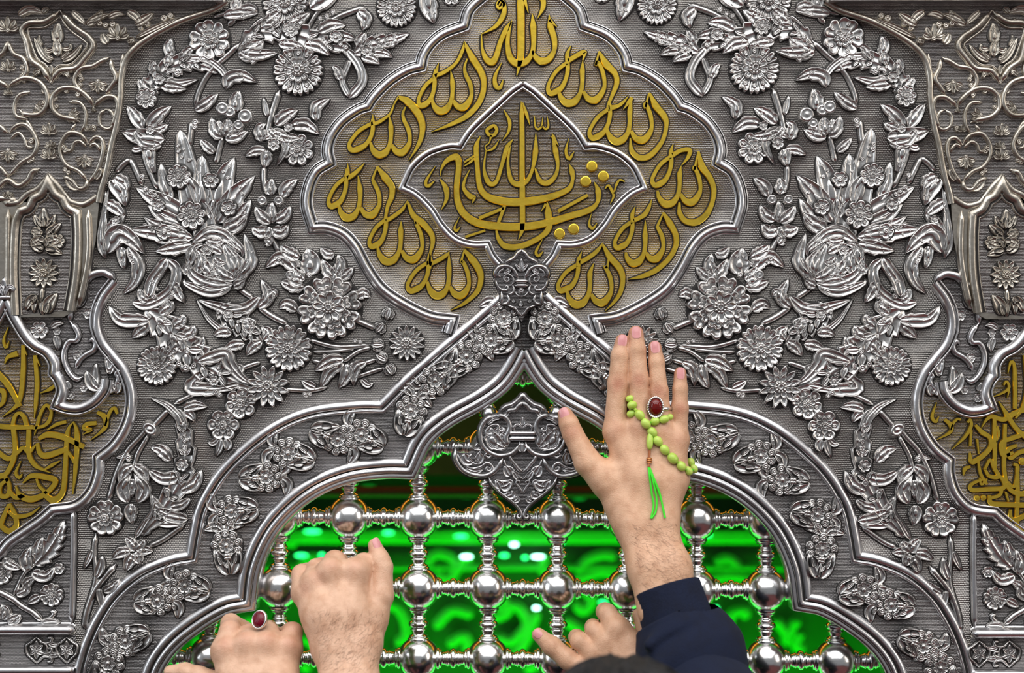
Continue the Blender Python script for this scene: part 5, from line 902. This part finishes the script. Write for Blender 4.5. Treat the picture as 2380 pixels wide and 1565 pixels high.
SKIN_A = skin('warm_skin', (0.71, 0.43, 0.275), (0.50, 0.20, 0.12), (0.58, 0.32, 0.19))
SKIN_B = skin('pale_skin', (0.75, 0.47, 0.32), (0.62, 0.28, 0.19), (0.60, 0.34, 0.215))
SKIN_D = skin('tan_skin', (0.56, 0.29, 0.15), (0.50, 0.20, 0.10), (0.44, 0.21, 0.10))
NAIL = mat('finger_nail', (0.74, 0.34, 0.34), 0, .22, noise=.2, nscale=80, dark=(.64, .27, .27))
NAVY = mat('navy_knit', (0.0016, 0.006, 0.027), 0, .95, noise=.2, nscale=50, dark=(.0010, .0035, .017), bump=.0006, bscale=900)
GREYC = mat('charcoal_cloth', (0.05, 0.05, 0.055), 0, .9, bump=.0006, bscale=600)
OLIVE = mat('brown_cloth', (0.10, 0.07, 0.045), 0, .9, bump=.0006, bscale=600)
HAIR = mat('black_hair', (0.008, 0.007, 0.008), 0, .62)
SHOE = mat('black_leather', (0.02, 0.02, 0.02), 0, .4)
def nail(parent, a, b, r, w_, L, up, mt=NAIL, lift=1.075):
    """a curved plate on the back of a finger tip; a joint, b tip, up = direction out of the nail"""
    a = np.asarray(a); b = np.asarray(b); ax = (b-a)/np.linalg.norm(b-a); up = np.asarray(up, float); up = up-ax*(up@ax); up /= np.linalg.norm(up); sd = np.cross(ax, up)
    V = []
    for i, t in enumerate(np.linspace(0, 1, 9)):
        row = []
        for j, s in enumerate(np.linspace(-1, 1, 9)):
            ww = w_*math.sqrt(max(1-abs(2*t-1)**4*.75, .05)); ang = s*ww/r
            rad = r*lift*(1-.10*max(t-.55, 0)**1.2*2)
            row.append(b+ax*((t-.62)*L+.15*r)+up*math.cos(ang)*rad+sd*math.sin(ang)*rad)
        V.append(row)
    m = M(); m.grid(np.array(V)); return m.build('finger_nail', mt, parent, raw=True)
def head_mesh(cx, cy, top, mt, hair, parent, vx=.005):
    c = np.array([cx, cy, top-.115])
    def fn(P):
        d = ell(P, c, (.074, .094, .105)); d = smin(d, ell(P, c+[0, .045, -.06], (.055, .055, .065)), .03)
        d = smin(d, cap(P, c+[0, .09, -.01], c+[0, .108, -.045], .009, .014), .012)
        d = smin(d, cap(P, c+[-.02, .092, -.075], c+[.02, .092, -.075], .008, .008), .01)
        d = smin(d, cap(P, c+[-.03, .086, .012], c+[.03, .086, .012], .010, .010), .012)
        for s in (-1, 1):
            d = smin(d, ell(P, c+[s*.078, -.005, -.03], (.010, .019, .031)), .006)
            q = P-(c+[s*.032, .092, -.008]); d = d+.006*np.exp(-(q*q).sum(-1)/(.013**2))
        return smin(d, cap(P, c+[0, -.015, -.08], c+[0, -.03, -.22], .052, .058), .03)
    V, Q = polygonise(fn, c-[.12, .14, .26], c+[.12, .15, .13], vx)
    def fh(P):
        d = ell(P, c+[0, -.012, .012], (.083, .102, .108))
        cut = (P[..., 1]-c[1])*.75-(P[..., 2]-c[2])*.9-.015
        return np.maximum(d, np.maximum(cut, c[2]-.075-P[..., 2])) + .0035*np.sin(P[..., 0]*330+P[..., 2]*60)*np.sin(P[..., 1]*120+2*np.sin(P[..., 0]*90))
    Vh, Qh = polygonise(fh, c-[.12, .15, .14], c+[.12, .14, .14], .004)
    hb = surf('hair', Vh, Qh, hair, parent)
    # loose strands lying over the crown
    m = M(); rng = np.random.RandomState(3)
    for i in range(420):
        a0 = rng.uniform(0, 2*math.pi); e0 = rng.uniform(.25, 1.35); pts = []
        for t in np.linspace(0, 1, 5):
            e = e0-.42*t; a = a0+.5*t
            pts.append(c+np.array([0, -.012, .012])+np.array([math.cos(a)*math.cos(e)*.0845, math.sin(a)*math.cos(e)*.1035, math.sin(e)*.1095])*(1.0+.012*math.sin(t*3.1)))
        p = np.array(pts)
        if p[-1][2] < c[2] or (p[:, 1]-c[1]).max() > .085: continue
        tn = np.gradient(p, axis=0); tn /= np.linalg.norm(tn, axis=1, keepdims=True); o = p-c; o /= np.linalg.norm(o, axis=1, keepdims=True); s_ = np.cross(tn, o)
        wd = .0011*np.array([.6, 1, 1, .8, .2])[:, None]
        m.grid(np.stack([p-s_*wd, p+o*.0012, p+s_*wd], 1))
    st = m.build('hair_strands', hair, hb, raw=True); st['kind'] = 'stuff'
    for s in (-1, 1):
        m = M(); a = np.linspace(0, 2*np.pi, 12, endpoint=False)[:, None]; f = np.linspace(0, math.pi, 8)[None, :]
        ctr = c+[s*.032, .082, -.008]; m.grid(np.stack([ctr[0]+.012*np.cos(a)*np.sin(f), ctr[1]+.012*np.cos(f)+0*a, ctr[2]+.012*np.sin(a)*np.sin(f)], -1), cu=True); m.build('eye', EYE, parent, raw=True)
    return V, Q
EYE = mat('eye_white', (.75, .73, .70), 0, .15)
def clothes(px, py, top, arms, shirt, trousers, root, wr=.040, skip=None):
    hip = .52*top; sh = top-.31; sx = .165
    def fn(P):
        d = cap(P, (px, py-.02, hip), (px, py-.03, sh-.10), .135, .15)
        d = smin(d, cap(P, (px-.08, py, hip+.05), (px+.08, py, hip+.05), .12, .12), .08)
        d = smin(d, cap(P, (px-sx, py-.03, sh), (px+sx, py-.03, sh), .062, .062), .08); d = smin(d, cap(P, (px, py-.03, sh), (px, py-.02, sh+.05), .07, .062), .04)
        for pts, rs in arms:
            for i in range(len(pts)-1): d = smin(d, cap(P, pts[i], pts[i+1], rs[i], rs[i+1]), .022)
        return d + .004*np.sin(P[..., 2]*55+3*np.sin(P[..., 0]*22))*np.sin(P[..., 0]*31+P[..., 1]*20)
    allp = np.array([p for a, _ in arms for p in a]+[[px-.3, py-.22, hip-.2], [px+.3, py+.2, top-.2]])
    V, Q = polygonise(fn, allp.min(0)-.09, allp.max(0)+.09, .009); surf('shirt', V, Q, shirt, root)
    def ft(P):
        d = cap(P, (px-.07, py-.02, hip+.06), (px+.07, py-.02, hip+.06), .125, .125)
        for s in (-1, 1):
            d = smin(d, cap(P, (px+s*.085, py-.02, hip-.02), (px+s*.095, py-.01, .48), .095, .065), .04); d = smin(d, cap(P, (px+s*.095, py-.01, .48), (px+s*.10, py-.04, .07), .065, .050), .02)
        return d
    V, Q = polygonise(ft, np.array([px-.3, py-.25, 0.02]), np.array([px+.3, py+.25, hip+.25]), .012); surf('trousers', V, Q, trousers, root)
    for s in (-1, 1):
        V, Q = polygonise(lambda P: np.maximum(smin(ell(P, (px+s*.10, py+.04, .035), (.047, .135, .045)), ell(P, (px+s*.10, py-.04, .05), (.042, .06, .06)), .02), -P[..., 2]), np.array([px+s*.10-.07, py-.13, -.02]), np.array([px+s*.10+.07, py+.2, .13]), .008); surf('shoe', V, Q, SHOE, root)
def finish_body(fld, root, mt, head, extra, ruddy, vx=.00125):
    lo, hi = fld.bounds(); V, Q = polygonise(fld.d, lo, hi, vx)
    rd = np.zeros(len(V))
    for c, r, A in ruddy: q = V-c; rd = np.maximum(rd, A*np.exp(-(q*q).sum(1)/(r*r)))
    Vs, Qs, R = [V], [Q], [rd]; n = len(V)
    for (v, q) in [head]+extra: Vs.append(v); Qs.append(q+n); R.append(np.full(len(v), .1)); n += len(v)
    return surf('body', np.vstack(Vs), np.vstack(Qs), mt, root, np.concatenate(R))
def chain(pts, scale=1.0):
    """[(x, y, h, r in photo pixels)] -> capsules"""
    P = [W3(*p[:3]) for p in pts]; return [(P[i], P[i+1], pts[i][3]*S*scale, pts[i+1][3]*S*scale) for i in range(len(pts)-1)]
def empty_person(label, loc):
    return thing('person', label, 'person')

# ---- person with the raised right hand in the navy sleeve (their left hand grips the lattice)
pa = empty_person('dark-haired person in a navy sleeve, right hand flat on the arch with prayer beads', None)
fa = Field(); fa.k = .012
FA = [[(1429, 1003, 44, 26), (1436, 893, 40, 23.5), (1441, 828, 36, 20.5), (1446, 793, 32, 16)],
      [(1488, 994, 48, 26), (1484, 884, 43, 23), (1480, 812, 38, 20), (1478, 775, 33, 17.5)],
      [(1540, 1003, 46, 25), (1531, 910, 42, 21.5), (1526, 842, 37, 18), (1522, 808, 33, 15.5)],
      [(1577, 1020, 40, 22), (1580, 950, 37, 19.5), (1581, 905, 34, 17), (1581, 868, 31, 14.5)]]
fa.fing = [chain(f) for f in FA]
fa.fing.append(chain([(1408, 1120, 58, 36), (1366, 1075, 56, 31), (1331, 1008, 48, 23.5), (1322, 985, 46, 22), (1314, 964, 42, 17.5)]))
WR = (1502, 1222, 76)
for x, y, h, r in ((1432, 1004, 46, 28), (1487, 996, 49, 28), (1536, 1006, 46, 27), (1568, 1026, 40, 25)):
    fa.palm += chain([(x, y, h, r), ((x+WR[0]*1.2)/2.2, (y+WR[1])/2, 58, 34), ((x*.45+WR[0]*.55), WR[1]-14, 74, 32)])
fa.palm += chain([(1408, 1110, 56, 36), (1450, 1180, 64, 36), (1478, 1225, 74, 34)])
fa.palm += chain([(1568, 1030, 42, 25), (1566, 1110, 52, 30), (1546, 1190, 68, 30)])
fa.palm += chain([(1470, 1225, 80, 38), (1502, 1320, 118, 38), (1522, 1420, 150, 40)]); fa.palm += chain([(1534, 1222, 80, 38), (1566, 1320, 118, 36), (1580, 1420, 150, 40)])
for x, y, h in ((1430, 1000, 66), (1487, 990, 70), (1538, 1000, 66), (1573, 1020, 58)): fa.bumps.append((W3(x, y, h), .008, .0010))
for x, y, h in ((1436, 893, 58), (1484, 884, 61), (1531, 910, 58), (1580, 950, 52)): fa.bumps.append((W3(x, y, h), .006, .0006))
for i, (x, y) in enumerate(((1436, 893), (1484, 884), (1531, 910), (1580, 950))):       # knuckle creases
    for dy in (-7, 0, 7): fa.bumps.append((W3(x-6, y+dy, 64), .0026, -.0008)); fa.bumps.append((W3(x+6, y+dy, 64), .0026, -.0008))
for (x0, y0), (x1, y1) in (((1436, 1020), (1490, 1170)), ((1487, 1015), (1500, 1170)), ((1538, 1020), (1520, 1170))):
    for t in np.linspace(0, 1, 9): fa.bumps.append((W3(x0+(x1-x0)*t, y0+(y1-y0)*t, 76+t*22), .0055, .0005))
# left hand: little finger stretched out, the others curled round a spindle
fa2 = Field(); fa2.k = .010
fa2.fing = [chain([(1352, 1556, 70, 25), (1318, 1532, 66, 23), (1282, 1502, 60, 22), (1252, 1476, 54, 16)]),
            chain([(1388, 1526, 74, 24), (1346, 1490, 66, 20), (1340, 1482, 30, 18), (1362, 1494, 2, 15)]),
            chain([(1412, 1494, 76, 26), (1380, 1464, 64, 19), (1378, 1458, 28, 18), (1404, 1472, 0, 15)]),
            chain([(1434, 1462, 78, 27), (1412, 1426, 62, 21), (1406, 1422, 22, 20), (1432, 1440, -6, 16)]),
            chain([(1500, 1500, 50, 24), (1496, 1458, 32, 18), (1484, 1430, 16, 15)])]
fa2.palm = chain([(1436, 1464, 76, 28), (1500, 1530, 96, 34)])+chain([(1410, 1496, 76, 28), (1480, 1550, 96, 34)])+chain([(1388, 1526, 74, 26), (1460, 1570, 96, 34)])+chain([(1356, 1556, 70, 24), (1440, 1580, 96, 30)])+chain([(1490, 1560, 110, 38), (1510, 1640, 140, 44), (1530, 1700, 190, 50)])
for x, y, h in ((1432, 1450, 100), (1406, 1484, 98), (1384, 1512, 94)): fa2.bumps.append((W3(x, y, h), .008, .0016))
AX_, AY_, AT_ = 0.084, -0.27, 1.752
hA = head_mesh(AX_, AY_, AT_-.004, SKIN_A, HAIR, pa)
lo, hi = fa2.bounds(); ex = polygonise(fa2.d, lo, hi, .0014)
red = [(W3(x, y, 62), .0075, .8) for x, y in ((1436, 893), (1484, 884), (1531, 910), (1580, 950), (1330, 1005))]+[(W3(x, y, 70), .010, .35) for x, y in ((1432, 1000), (1487, 992), (1538, 1000), (1573, 1022))]+[(W3(f[3][0], f[3][1]-6, f[3][2]), .010, .9) for f in FA]+[(W3(1312, 962, 50), .010, .5)]
bodyA = finish_body(fa, pa, SKIN_A, hA, [ex], red)
for f in FA: nail(bodyA, W3(*f[2][:3]), W3(*f[3][:3]), f[3][3]*S*1.02, 10.5*S if f is not FA[3] else 9*S, 27*S, (0, -1, 0))
nail(bodyA, W3(1322, 985, 46), W3(1313, 962, 42), 17.8*S, 11*S, 27*S, (-.15, -1, .1))
nail(bodyA, W3(1282, 1502, 60), W3(1250, 1474, 54), 16.3*S, 9*S, 20*S, (-.6, -.5, .6))
EL = np.array([.215, -.235, 1.60]); SHR = np.array([AX_+.18, AY_-.03, AT_-.31])
clothes(AX_, AY_, AT_, [([W3(1612, 1580, 185), EL, SHR], [.046, .060, .070]), ([W3(1530, 1720, 200), np.array([.02, -.30, 1.47]), np.array([AX_-.165, AY_-.03, AT_-.31])], [.044, .055, .066])], NAVY, GREYC, pa)
def sleeve(P):
    d = cap(P, W3(1572, 1448, 150), W3(1604, 1520, 172), 84*S, 112*S); d = smin(d, cap(P, W3(1604, 1520, 172), W3(1618, 1610, 200), 112*S, 116*S), .02)
    d = smin(d, cap(P, W3(1640, 1462, 150), W3(1662, 1530, 172), 36*S, 50*S), .012)
    for (x, y, h), (x2, y2, h2) in (((1510, 1500, 250), (1570, 1460, 232)), ((1600, 1455, 236), (1665, 1445, 200)), ((1540, 1545, 270), (1620, 1500, 262)), ((1620, 1560, 270), (1690, 1530, 240))):
        d = smin(d, cap(P, W3(x, y, h), W3(x2, y2, h2), 13*S, 13*S), .008)
    q = W3(1570, 1480, 262); d = d + .0035*np.exp(-((P-q)@np.array([.5, 0, -.86])/.004)**2-(((P-q)**2).sum(-1))/(.022**2))
    ax = W3(1604, 1520, 172)-W3(1572, 1448, 150); ax /= np.linalg.norm(ax); ins = -((P-W3(1566, 1436, 148))@ax)
    return np.maximum(d, ins)
V, Q = polygonise(sleeve, W3(1440, 1650, 20)-.01, W3(1760, 1400, 330)+.0+np.array([0, .15, .01]) if False else np.array([.31, .0, 1.76]), .0022) if False else polygonise(sleeve, np.array([.09, -.16, 1.62]), np.array([.25, .0, 1.76]), .0020)
surf('sleeve', V, Q, NAVY, pa)
def cuff(P):
    a, b = W3(1549, 1366, 128), W3(1576, 1452, 152); ax = (b-a)/np.linalg.norm(b-a); d = cap(P, a-ax*.02, b+ax*.01, 74*S, 82*S)
    s = (P-a)@ax; tilt = (P[..., 0]-a[0])*.10
    ang = np.arctan2((P-a)[..., 1], (P-a)[..., 0]); d = d-.0004*np.sin(ang*70)
    return np.maximum(np.maximum(d, -s+tilt*0), np.maximum(s-.040, -(d+.0035)))
V, Q = polygonise(cuff, np.array([.09, -.11, 1.70]), np.array([.20, .01, 1.79]), .0012); surf('cuff', V, Q, NAVY, pa)

AHAIR = mat('brown_arm_hair', (0.15, 0.075, 0.04), 0, .7)
def arm_hair(fn, body, quad, n, slant, seed):
    rng = np.random.RandomState(seed); m = M(); q = np.array(quad, float)
    for i in range(n):
        u, v = rng.uniform(0, 1, 2); x, y = (q[0]*(1-u)+q[1]*u)*(1-v)+(q[3]*(1-u)+q[2]*u)*v
        a = slant+rng.normal(0, .45); L = rng.uniform(10, 24); pts = []
        for t in (0, .5, 1):
            px, py = x+math.cos(a)*L*t, y+math.sin(a)*L*t; h = top_h(fn, px, py)
            if h < 30: break
            pts.append(W3(px, py, h+.3+3.0*t)); a += rng.normal(0, .25)
        if len(pts) < 3: continue
        p = np.array(pts); s_ = np.array([-math.sin(a), 0, -math.cos(a)])*np.array([.00006, .00005, .00002])[:, None]
        m.grid(np.stack([p-s_, p+s_], 1))
    m.build('arm_hair', AHAIR, body, raw=True)['kind'] = 'stuff'
arm_hair(fa.d, bodyA, [(1450, 1215), (1580, 1215), (1605, 1345), (1490, 1365)], 420, .35, 5)
# ---- person gripping a spindle with the left fist
pb = empty_person('person gripping the lattice with a bare left fist, thumb pointing up', None)
fb = Field(); fb.k = .012
FB = [[(826, 1330, 120, 31), (846, 1312, 92, 25), (842, 1314, 40, 23), (818, 1322, 4, 18)],
      [(770, 1328, 126, 31), (778, 1306, 94, 25), (786, 1308, 40, 23), (800, 1320, 4, 18)],
      [(730, 1352, 120, 28), (736, 1322, 90, 22), (748, 1318, 40, 21), (775, 1326, 6, 17)],
      [(704, 1376, 108, 26), (702, 1336, 84, 23), (714, 1330, 40, 20), (740, 1336, 8, 16)]]
fb.fing = [chain(f) for f in FB]
fb.fing.append(chain([(862, 1440, 118, 36), (886, 1385, 108, 28), (889, 1318, 92, 23), (882, 1300, 88, 22), (871, 1268, 80, 15.5)]))
for (x, y, h, r) in ((826, 1334, 118, 32), (772, 1334, 122, 32), (732, 1358, 116, 29), (708, 1384, 104, 26)):
    fb.palm += chain([(x, y, h, r), (x*.6+806*.4, 1430, 140, 38), (x*.4+806*.6, 1500, 152, 38)])
fb.palm += chain([(862, 1440, 118, 38), (850, 1490, 145, 36)])
fb.palm += chain([(778, 1510, 158, 42), (796, 1600, 196, 46), (800, 1720, 260, 54)])+chain([(838, 1510, 158, 42), (830, 1600, 196, 46), (830, 1720, 260, 54)])
for x, y, h in ((826, 1316, 148), (768, 1318, 152), (734, 1346, 143), (706, 1372, 130)): fb.bumps.append((W3(x, y, h), .0085, .0022))
for (x0, y0), (x1, y1) in (((822, 1345), (815, 1470)), ((768, 1345), (805, 1470)), ((735, 1370), (795, 1470))):
    for t in np.linspace(0, 1, 9): fb.bumps.append((W3(x0+(x1-x0)*t, y0+(y1-y0)*t, 156+t*30), .0055, .0006))
for x, y in ((800, 1350), (752, 1355)): fb.bumps.append((W3(x, y, 150), .008, -.0016))
BX, BY, BT = -.34, -.62, 1.715
hB = head_mesh(BX, BY, BT, SKIN_B, HAIR, pb, .008)
bodyB = finish_body(fb, pb, SKIN_B, hB, [], [(W3(x, y, 150), .008, .35) for x, y in ((826, 1310), (768, 1312), (735, 1342), (706, 1368))]+[(W3(x, y, 92), .009, .35) for x, y in ((702, 1330), (736, 1316), (778, 1298), (846, 1306))]+[(W3(871, 1268, 88), .008, .4)])
arm_hair(fb.d, bodyB, [(720, 1430), (890, 1430), (880, 1565), (745, 1565)], 480, -.9, 6)
nail(bodyB, W3(882, 1300, 88), W3(871, 1266, 80), 15.8*S, 9*S, 26*S, (.45, -.9, .1))
clothes(BX, BY, BT, [([W3(810, 1740, 275), np.array([-.17, -.40, 1.44]), np.array([BX+.165, BY-.03, BT-.31])], [.042, .052, .066]), ([np.array([BX-.17, BY, .95]), np.array([BX-.22, BY-.05, 1.15]), np.array([BX-.165, BY-.03, BT-.31])], [.038, .05, .066])], OLIVE, GREYC, pb)

# ---- person gripping low on the left, ring on the hand
pc = empty_person('person gripping the lattice low at the left, hand wearing a crimson ring', None)
fc = Field(); fc.k = .012
FC = [[(524, 1512, 130, 32), (535, 1468, 112, 24), (536, 1450, 66, 22), (570, 1462, 24, 18)],
      [(575, 1498, 136, 31), (578, 1478, 108, 24), (582, 1474, 60, 22), (606, 1476, 20, 18)],
      [(622, 1498, 136, 31), (622, 1472, 108, 25), (624, 1466, 60, 22), (632, 1474, 18, 18)],
      [(672, 1504, 126, 29), (680, 1470, 104, 22), (676, 1468, 60, 20), (652, 1476, 22, 16)]]
fc.fing = [chain(f) for f in FC]
fc.fing.append(chain([(510, 1600, 120, 36), (462, 1574, 108, 24), (430, 1562, 100, 20), (396, 1562, 92, 15)]))
for (x, y, h, r) in ((526, 1516, 128, 32), (576, 1504, 134, 32), (622, 1504, 134, 32), (670, 1510, 124, 30)):
    fc.palm += chain([(x, y, h, r), (x*.7+602*.3, 1590, 150, 38), (x*.5+602*.5, 1680, 180, 40)])
fc.palm += chain([(602, 1690, 185, 56), (600, 1820, 260, 60)])
for x, y, h in ((521, 1500, 160), (571, 1486, 164), (618, 1488, 164), (672, 1494, 152)): fc.bumps.append((W3(x, y, h), .0085, .0020))
CX, CY, CT = -.82, -.34, 1.70
hC = head_mesh(CX, CY, CT, SKIN_B, HAIR, pc, .008)
bodyC = finish_body(fc, pc, SKIN_B, hC, [], [(W3(x, y, 160), .009, .45) for x, y in ((521, 1494), (571, 1480), (618, 1482), (672, 1490))]+[(W3(x, y, 112), .010, .5) for x, y in ((535, 1455), (578, 1470), (680, 1458))])
clothes(CX, CY, CT, [([W3(600, 1840, 270), np.array([-.50, -.30, 1.40]), np.array([CX+.165, CY-.03, CT-.31])], [.042, .052, .066]), ([np.array([CX-.17, CY, .95]), np.array([CX-.22, CY-.05, 1.15]), np.array([CX-.165, CY-.03, CT-.31])], [.038, .05, .066])], GREYC, OLIVE, pc)

# ------------------------------------------------------------------ rings and prayer beads
STONE_R = mat('dark_red_agate', (0.16, 0.006, 0.004), 0, .10, noise=.3, nscale=120, dark=(.05, .002, .002))
RUBY = mat('crimson_stone', (0.17, 0.002, 0.018), 0, .16, noise=.3, nscale=260, dark=(.07, .001, .008), bump=.0004, bscale=700)
JADE = mat('green_jade', (0.50, 0.68, 0.13), 0, .30, noise=.25, nscale=60, dark=(.36, .56, .06), sss=.7)
CORD = mat('bright_green_cord', (0.05, 0.75, 0.02), 0, .6); COPPER = mat('copper_wire', (.72, .32, .12), 1, .3); BCORD = mat('brown_cord', (.32, .09, .02), 0, .6)
RSIL = mat('ring_silver', (.85, .83, .80), 1, .2)
def basis(up):
    u = np.array(up, float); u /= np.linalg.norm(u); r = np.cross([0, 0, 1.0], u); r /= np.linalg.norm(r); return r, np.cross(u, r), u
def rev3(m, c, ax3, prof, n=20, ell2=1.0):
    r, f, u = ax3; a = np.linspace(0, 2*np.pi, n, endpoint=False)[:, None]; pr = np.array(prof)
    X = np.cos(a)*pr[None, :, 0]; Y = np.sin(a)*pr[None, :, 0]*ell2; Z = pr[None, :, 1]+0*a
    m.grid(np.asarray(c)+X[..., None]*r+Y[..., None]*f+Z[..., None]*u, cu=True)
def tube3(m, pts, r, n=8):
    P = cr(pts, n=max(6, len(pts)*6)); t = np.gradient(P, axis=0); t /= np.linalg.norm(t, axis=1, keepdims=True)
    ref = np.array([.3, -1, .2]); s = np.cross(t, ref); s /= np.linalg.norm(s, axis=1, keepdims=True); q = np.cross(s, t); a = np.linspace(0, 2*np.pi, n, endpoint=False)
    m.grid(P[:, None]+r*(np.cos(a)[None, :, None]*s[:, None]+np.sin(a)[None, :, None]*q[:, None]), cv=True)
def ring_obj(label, c, up, finger_c, finger_r, fax, rx, ry, stone, fancy):
    root = thing('ring', label, 'ring'); b3 = basis(up)
    m = M(); rev3(m, c, b3, [(rx*.001, .0052), (rx*.35, .0050), (rx*.7, .0041), (rx*.92, .0026), (rx, .0010)], 28, ry/rx); m.build('stone', stone, root, raw=True)
    m = M(); rev3(m, c, b3, [(rx*.7, -.003), (rx*1.05, -.0026), (rx*1.14, .0), (rx*1.12, .0018), (rx*1.0, .0022), (rx*.97, .001)], 28, ry/rx)
    bz = m.build('bezel', RSIL, root, raw=True)
    if fancy:
        m = M()
        for k in range(26):
            a = 2*math.pi*k/26; q = np.asarray(c)+b3[0]*math.cos(a)*rx*1.13+b3[1]*math.sin(a)*ry*1.13+b3[2]*.0016
            rev3(m, q, b3, [(.0011, -.001), (.0011, .0002), (.0008, .0009), (.00001, .0011)], 7)
        m.build('claw_beads', RSIL, bz, raw=True)['kind'] = 'stuff'
    fax = np.asarray(fax, float)/np.linalg.norm(fax); s = np.cross(fax, up); s /= np.linalg.norm(s); u2 = np.cross(s, fax)
    m = M(); a = np.linspace(0, 2*np.pi, 36, endpoint=False)[:, None]; cs = np.array([(-.0016, 0), (-.0014, .0010), (0, .0014), (.0014, .0010), (.0016, 0)])[None]
    R = finger_r+cs[..., 1]
    m.grid(np.asarray(finger_c)+(R*np.cos(a))[..., None]*s+(R*np.sin(a))[..., None]*u2+(cs[..., 0]+0*a)[..., None]*fax, cu=True); m.build('band', RSIL, root, raw=True)
f0, f1 = W3(1540, 1003, 46), W3(1531, 910, 42); q = .55
hT = top_h(fa.d, 1526, 947)
ring_obj('silver ring with a dark red oval stone in a beaded bezel on the raised hand', W3(1524, 947, hT+7), (-.12, -1, 0), f0*(1-q)+f1*q, 23.6*S, f1-f0, 15.5*S, 20.5*S, STONE_R, True)
ring_obj('silver ring with a round crimson stone on the low left fist', W3(604, 1441, 140), (-.42, -.85, .30), W3(622, 1472, 92), 26.5*S, W3(622, 1460, 60)-W3(622, 1486, 122), 17*S, 19*S, RUBY, False)
pbd = thing('prayer_beads', 'string of green jade prayer beads with a bright green tassel draped over the raised hand', 'prayer beads')
BS = [(1464, 927, 8, 0), (1469, 942, 9.5, 0), (1468, 962, 9.5, -6), (1477, 953, 4, 0), (1487, 965, 10.5, 0), (1501, 985, 10.5, 0), (1516, 1005, 10.5, 0), (1529, 1026, 10.5, 0), (1545, 1046, 10.5, 0), (1564, 1066, 11.5, 0), (1584, 1084, 10.5, 0), (1600, 1095, 9.5, 0), (1613, 1090, 9, -10), (1606, 1075, 9, -16), (1522, 980, 9.5, 0), (1544, 975, 9.5, 0), (1556, 970, 7.5, -6)]
cen = []
for x, y, r, dh in BS:
    h = max(top_h(fa.d, x, y), 34); cen.append(W3(x, y, h+r*.75+dh))
ordr = [2, 0, 1, 3, 4, 5, 6, 7, 8, 9, 10, 11, 12, 13]
def bead3(c, axis, r, L, nm='bead'):
    ax3 = np.asarray(axis, float); ax3 /= np.linalg.norm(ax3); r1 = np.cross(ax3, [.1, 1, .2]); r1 /= np.linalg.norm(r1)
    m = M(); t = np.linspace(0, math.pi, 10); rev3(m, c, (r1, np.cross(ax3, r1), ax3), [(max(r*math.sin(a)**.85, 1e-5), -L*math.cos(a)) for a in t], 16); m.build(nm, JADE, pbd, raw=True)
for i, (b, c) in enumerate(zip(BS, cen)):
    d = (W3(1600, 1095, 60)-W3(1470, 942, 60)) if i < 14 and i > 2 else (W3(1556, 970, 60)-W3(1522, 980, 60))
    if i in (12, 13): d = W3(1606, 1075, 50)-W3(1613, 1092, 50)
    bead3(c, d, b[2]*S, b[2]*S*1.22)
for seq in (ordr, [5, 14, 15, 16]):
    m = M(); tube3(m, [cen[i] for i in seq], 1.6*S, 6); m.build('string', CORD, pbd, raw=True)
def onhand(pts, up=4):
    return [W3(x, y, max(top_h(fa.d, x, y), 40)+up) for x, y in pts]
q = onhand([(1511, 1010), (1510, 1042)], 9); bead3((q[0]+q[1])/2, q[1]-q[0], 8*S, 20*S, 'long_bead')
m = M(); tube3(m, onhand([(1510, 1044), (1509, 1065), (1508, 1086)], 6), 3*S, 8); m.build('brown_cord', BCORD, pbd, raw=True)
for y in (1066, 1070, 1074):
    m = M(); c = onhand([(1509, y)], 6)[0]; a = np.linspace(0, 2*np.pi, 15)
    tube3(m, [c+np.array([math.cos(t)*5.5*S, math.sin(t)*5.5*S, 0.0004*math.sin(t)]) for t in a], 1.3*S, 6); m.build('copper_wrap', COPPER, pbd, raw=True)
for p in ([(1507, 1086), (1510, 1110), (1515, 1149), (1519, 1175), (1513, 1206)], [(1509, 1086), (1518, 1120), (1526, 1160), (1524, 1190), (1514, 1206)], [(1508, 1086), (1524, 1125), (1536, 1160), (1546, 1205)], [(1509, 1086), (1522, 1118), (1534, 1150), (1545, 1204)]):
    m = M(); tube3(m, onhand(p, 5), 2.3*S, 7); m.build('tassel_cord', CORD, pbd, raw=True)
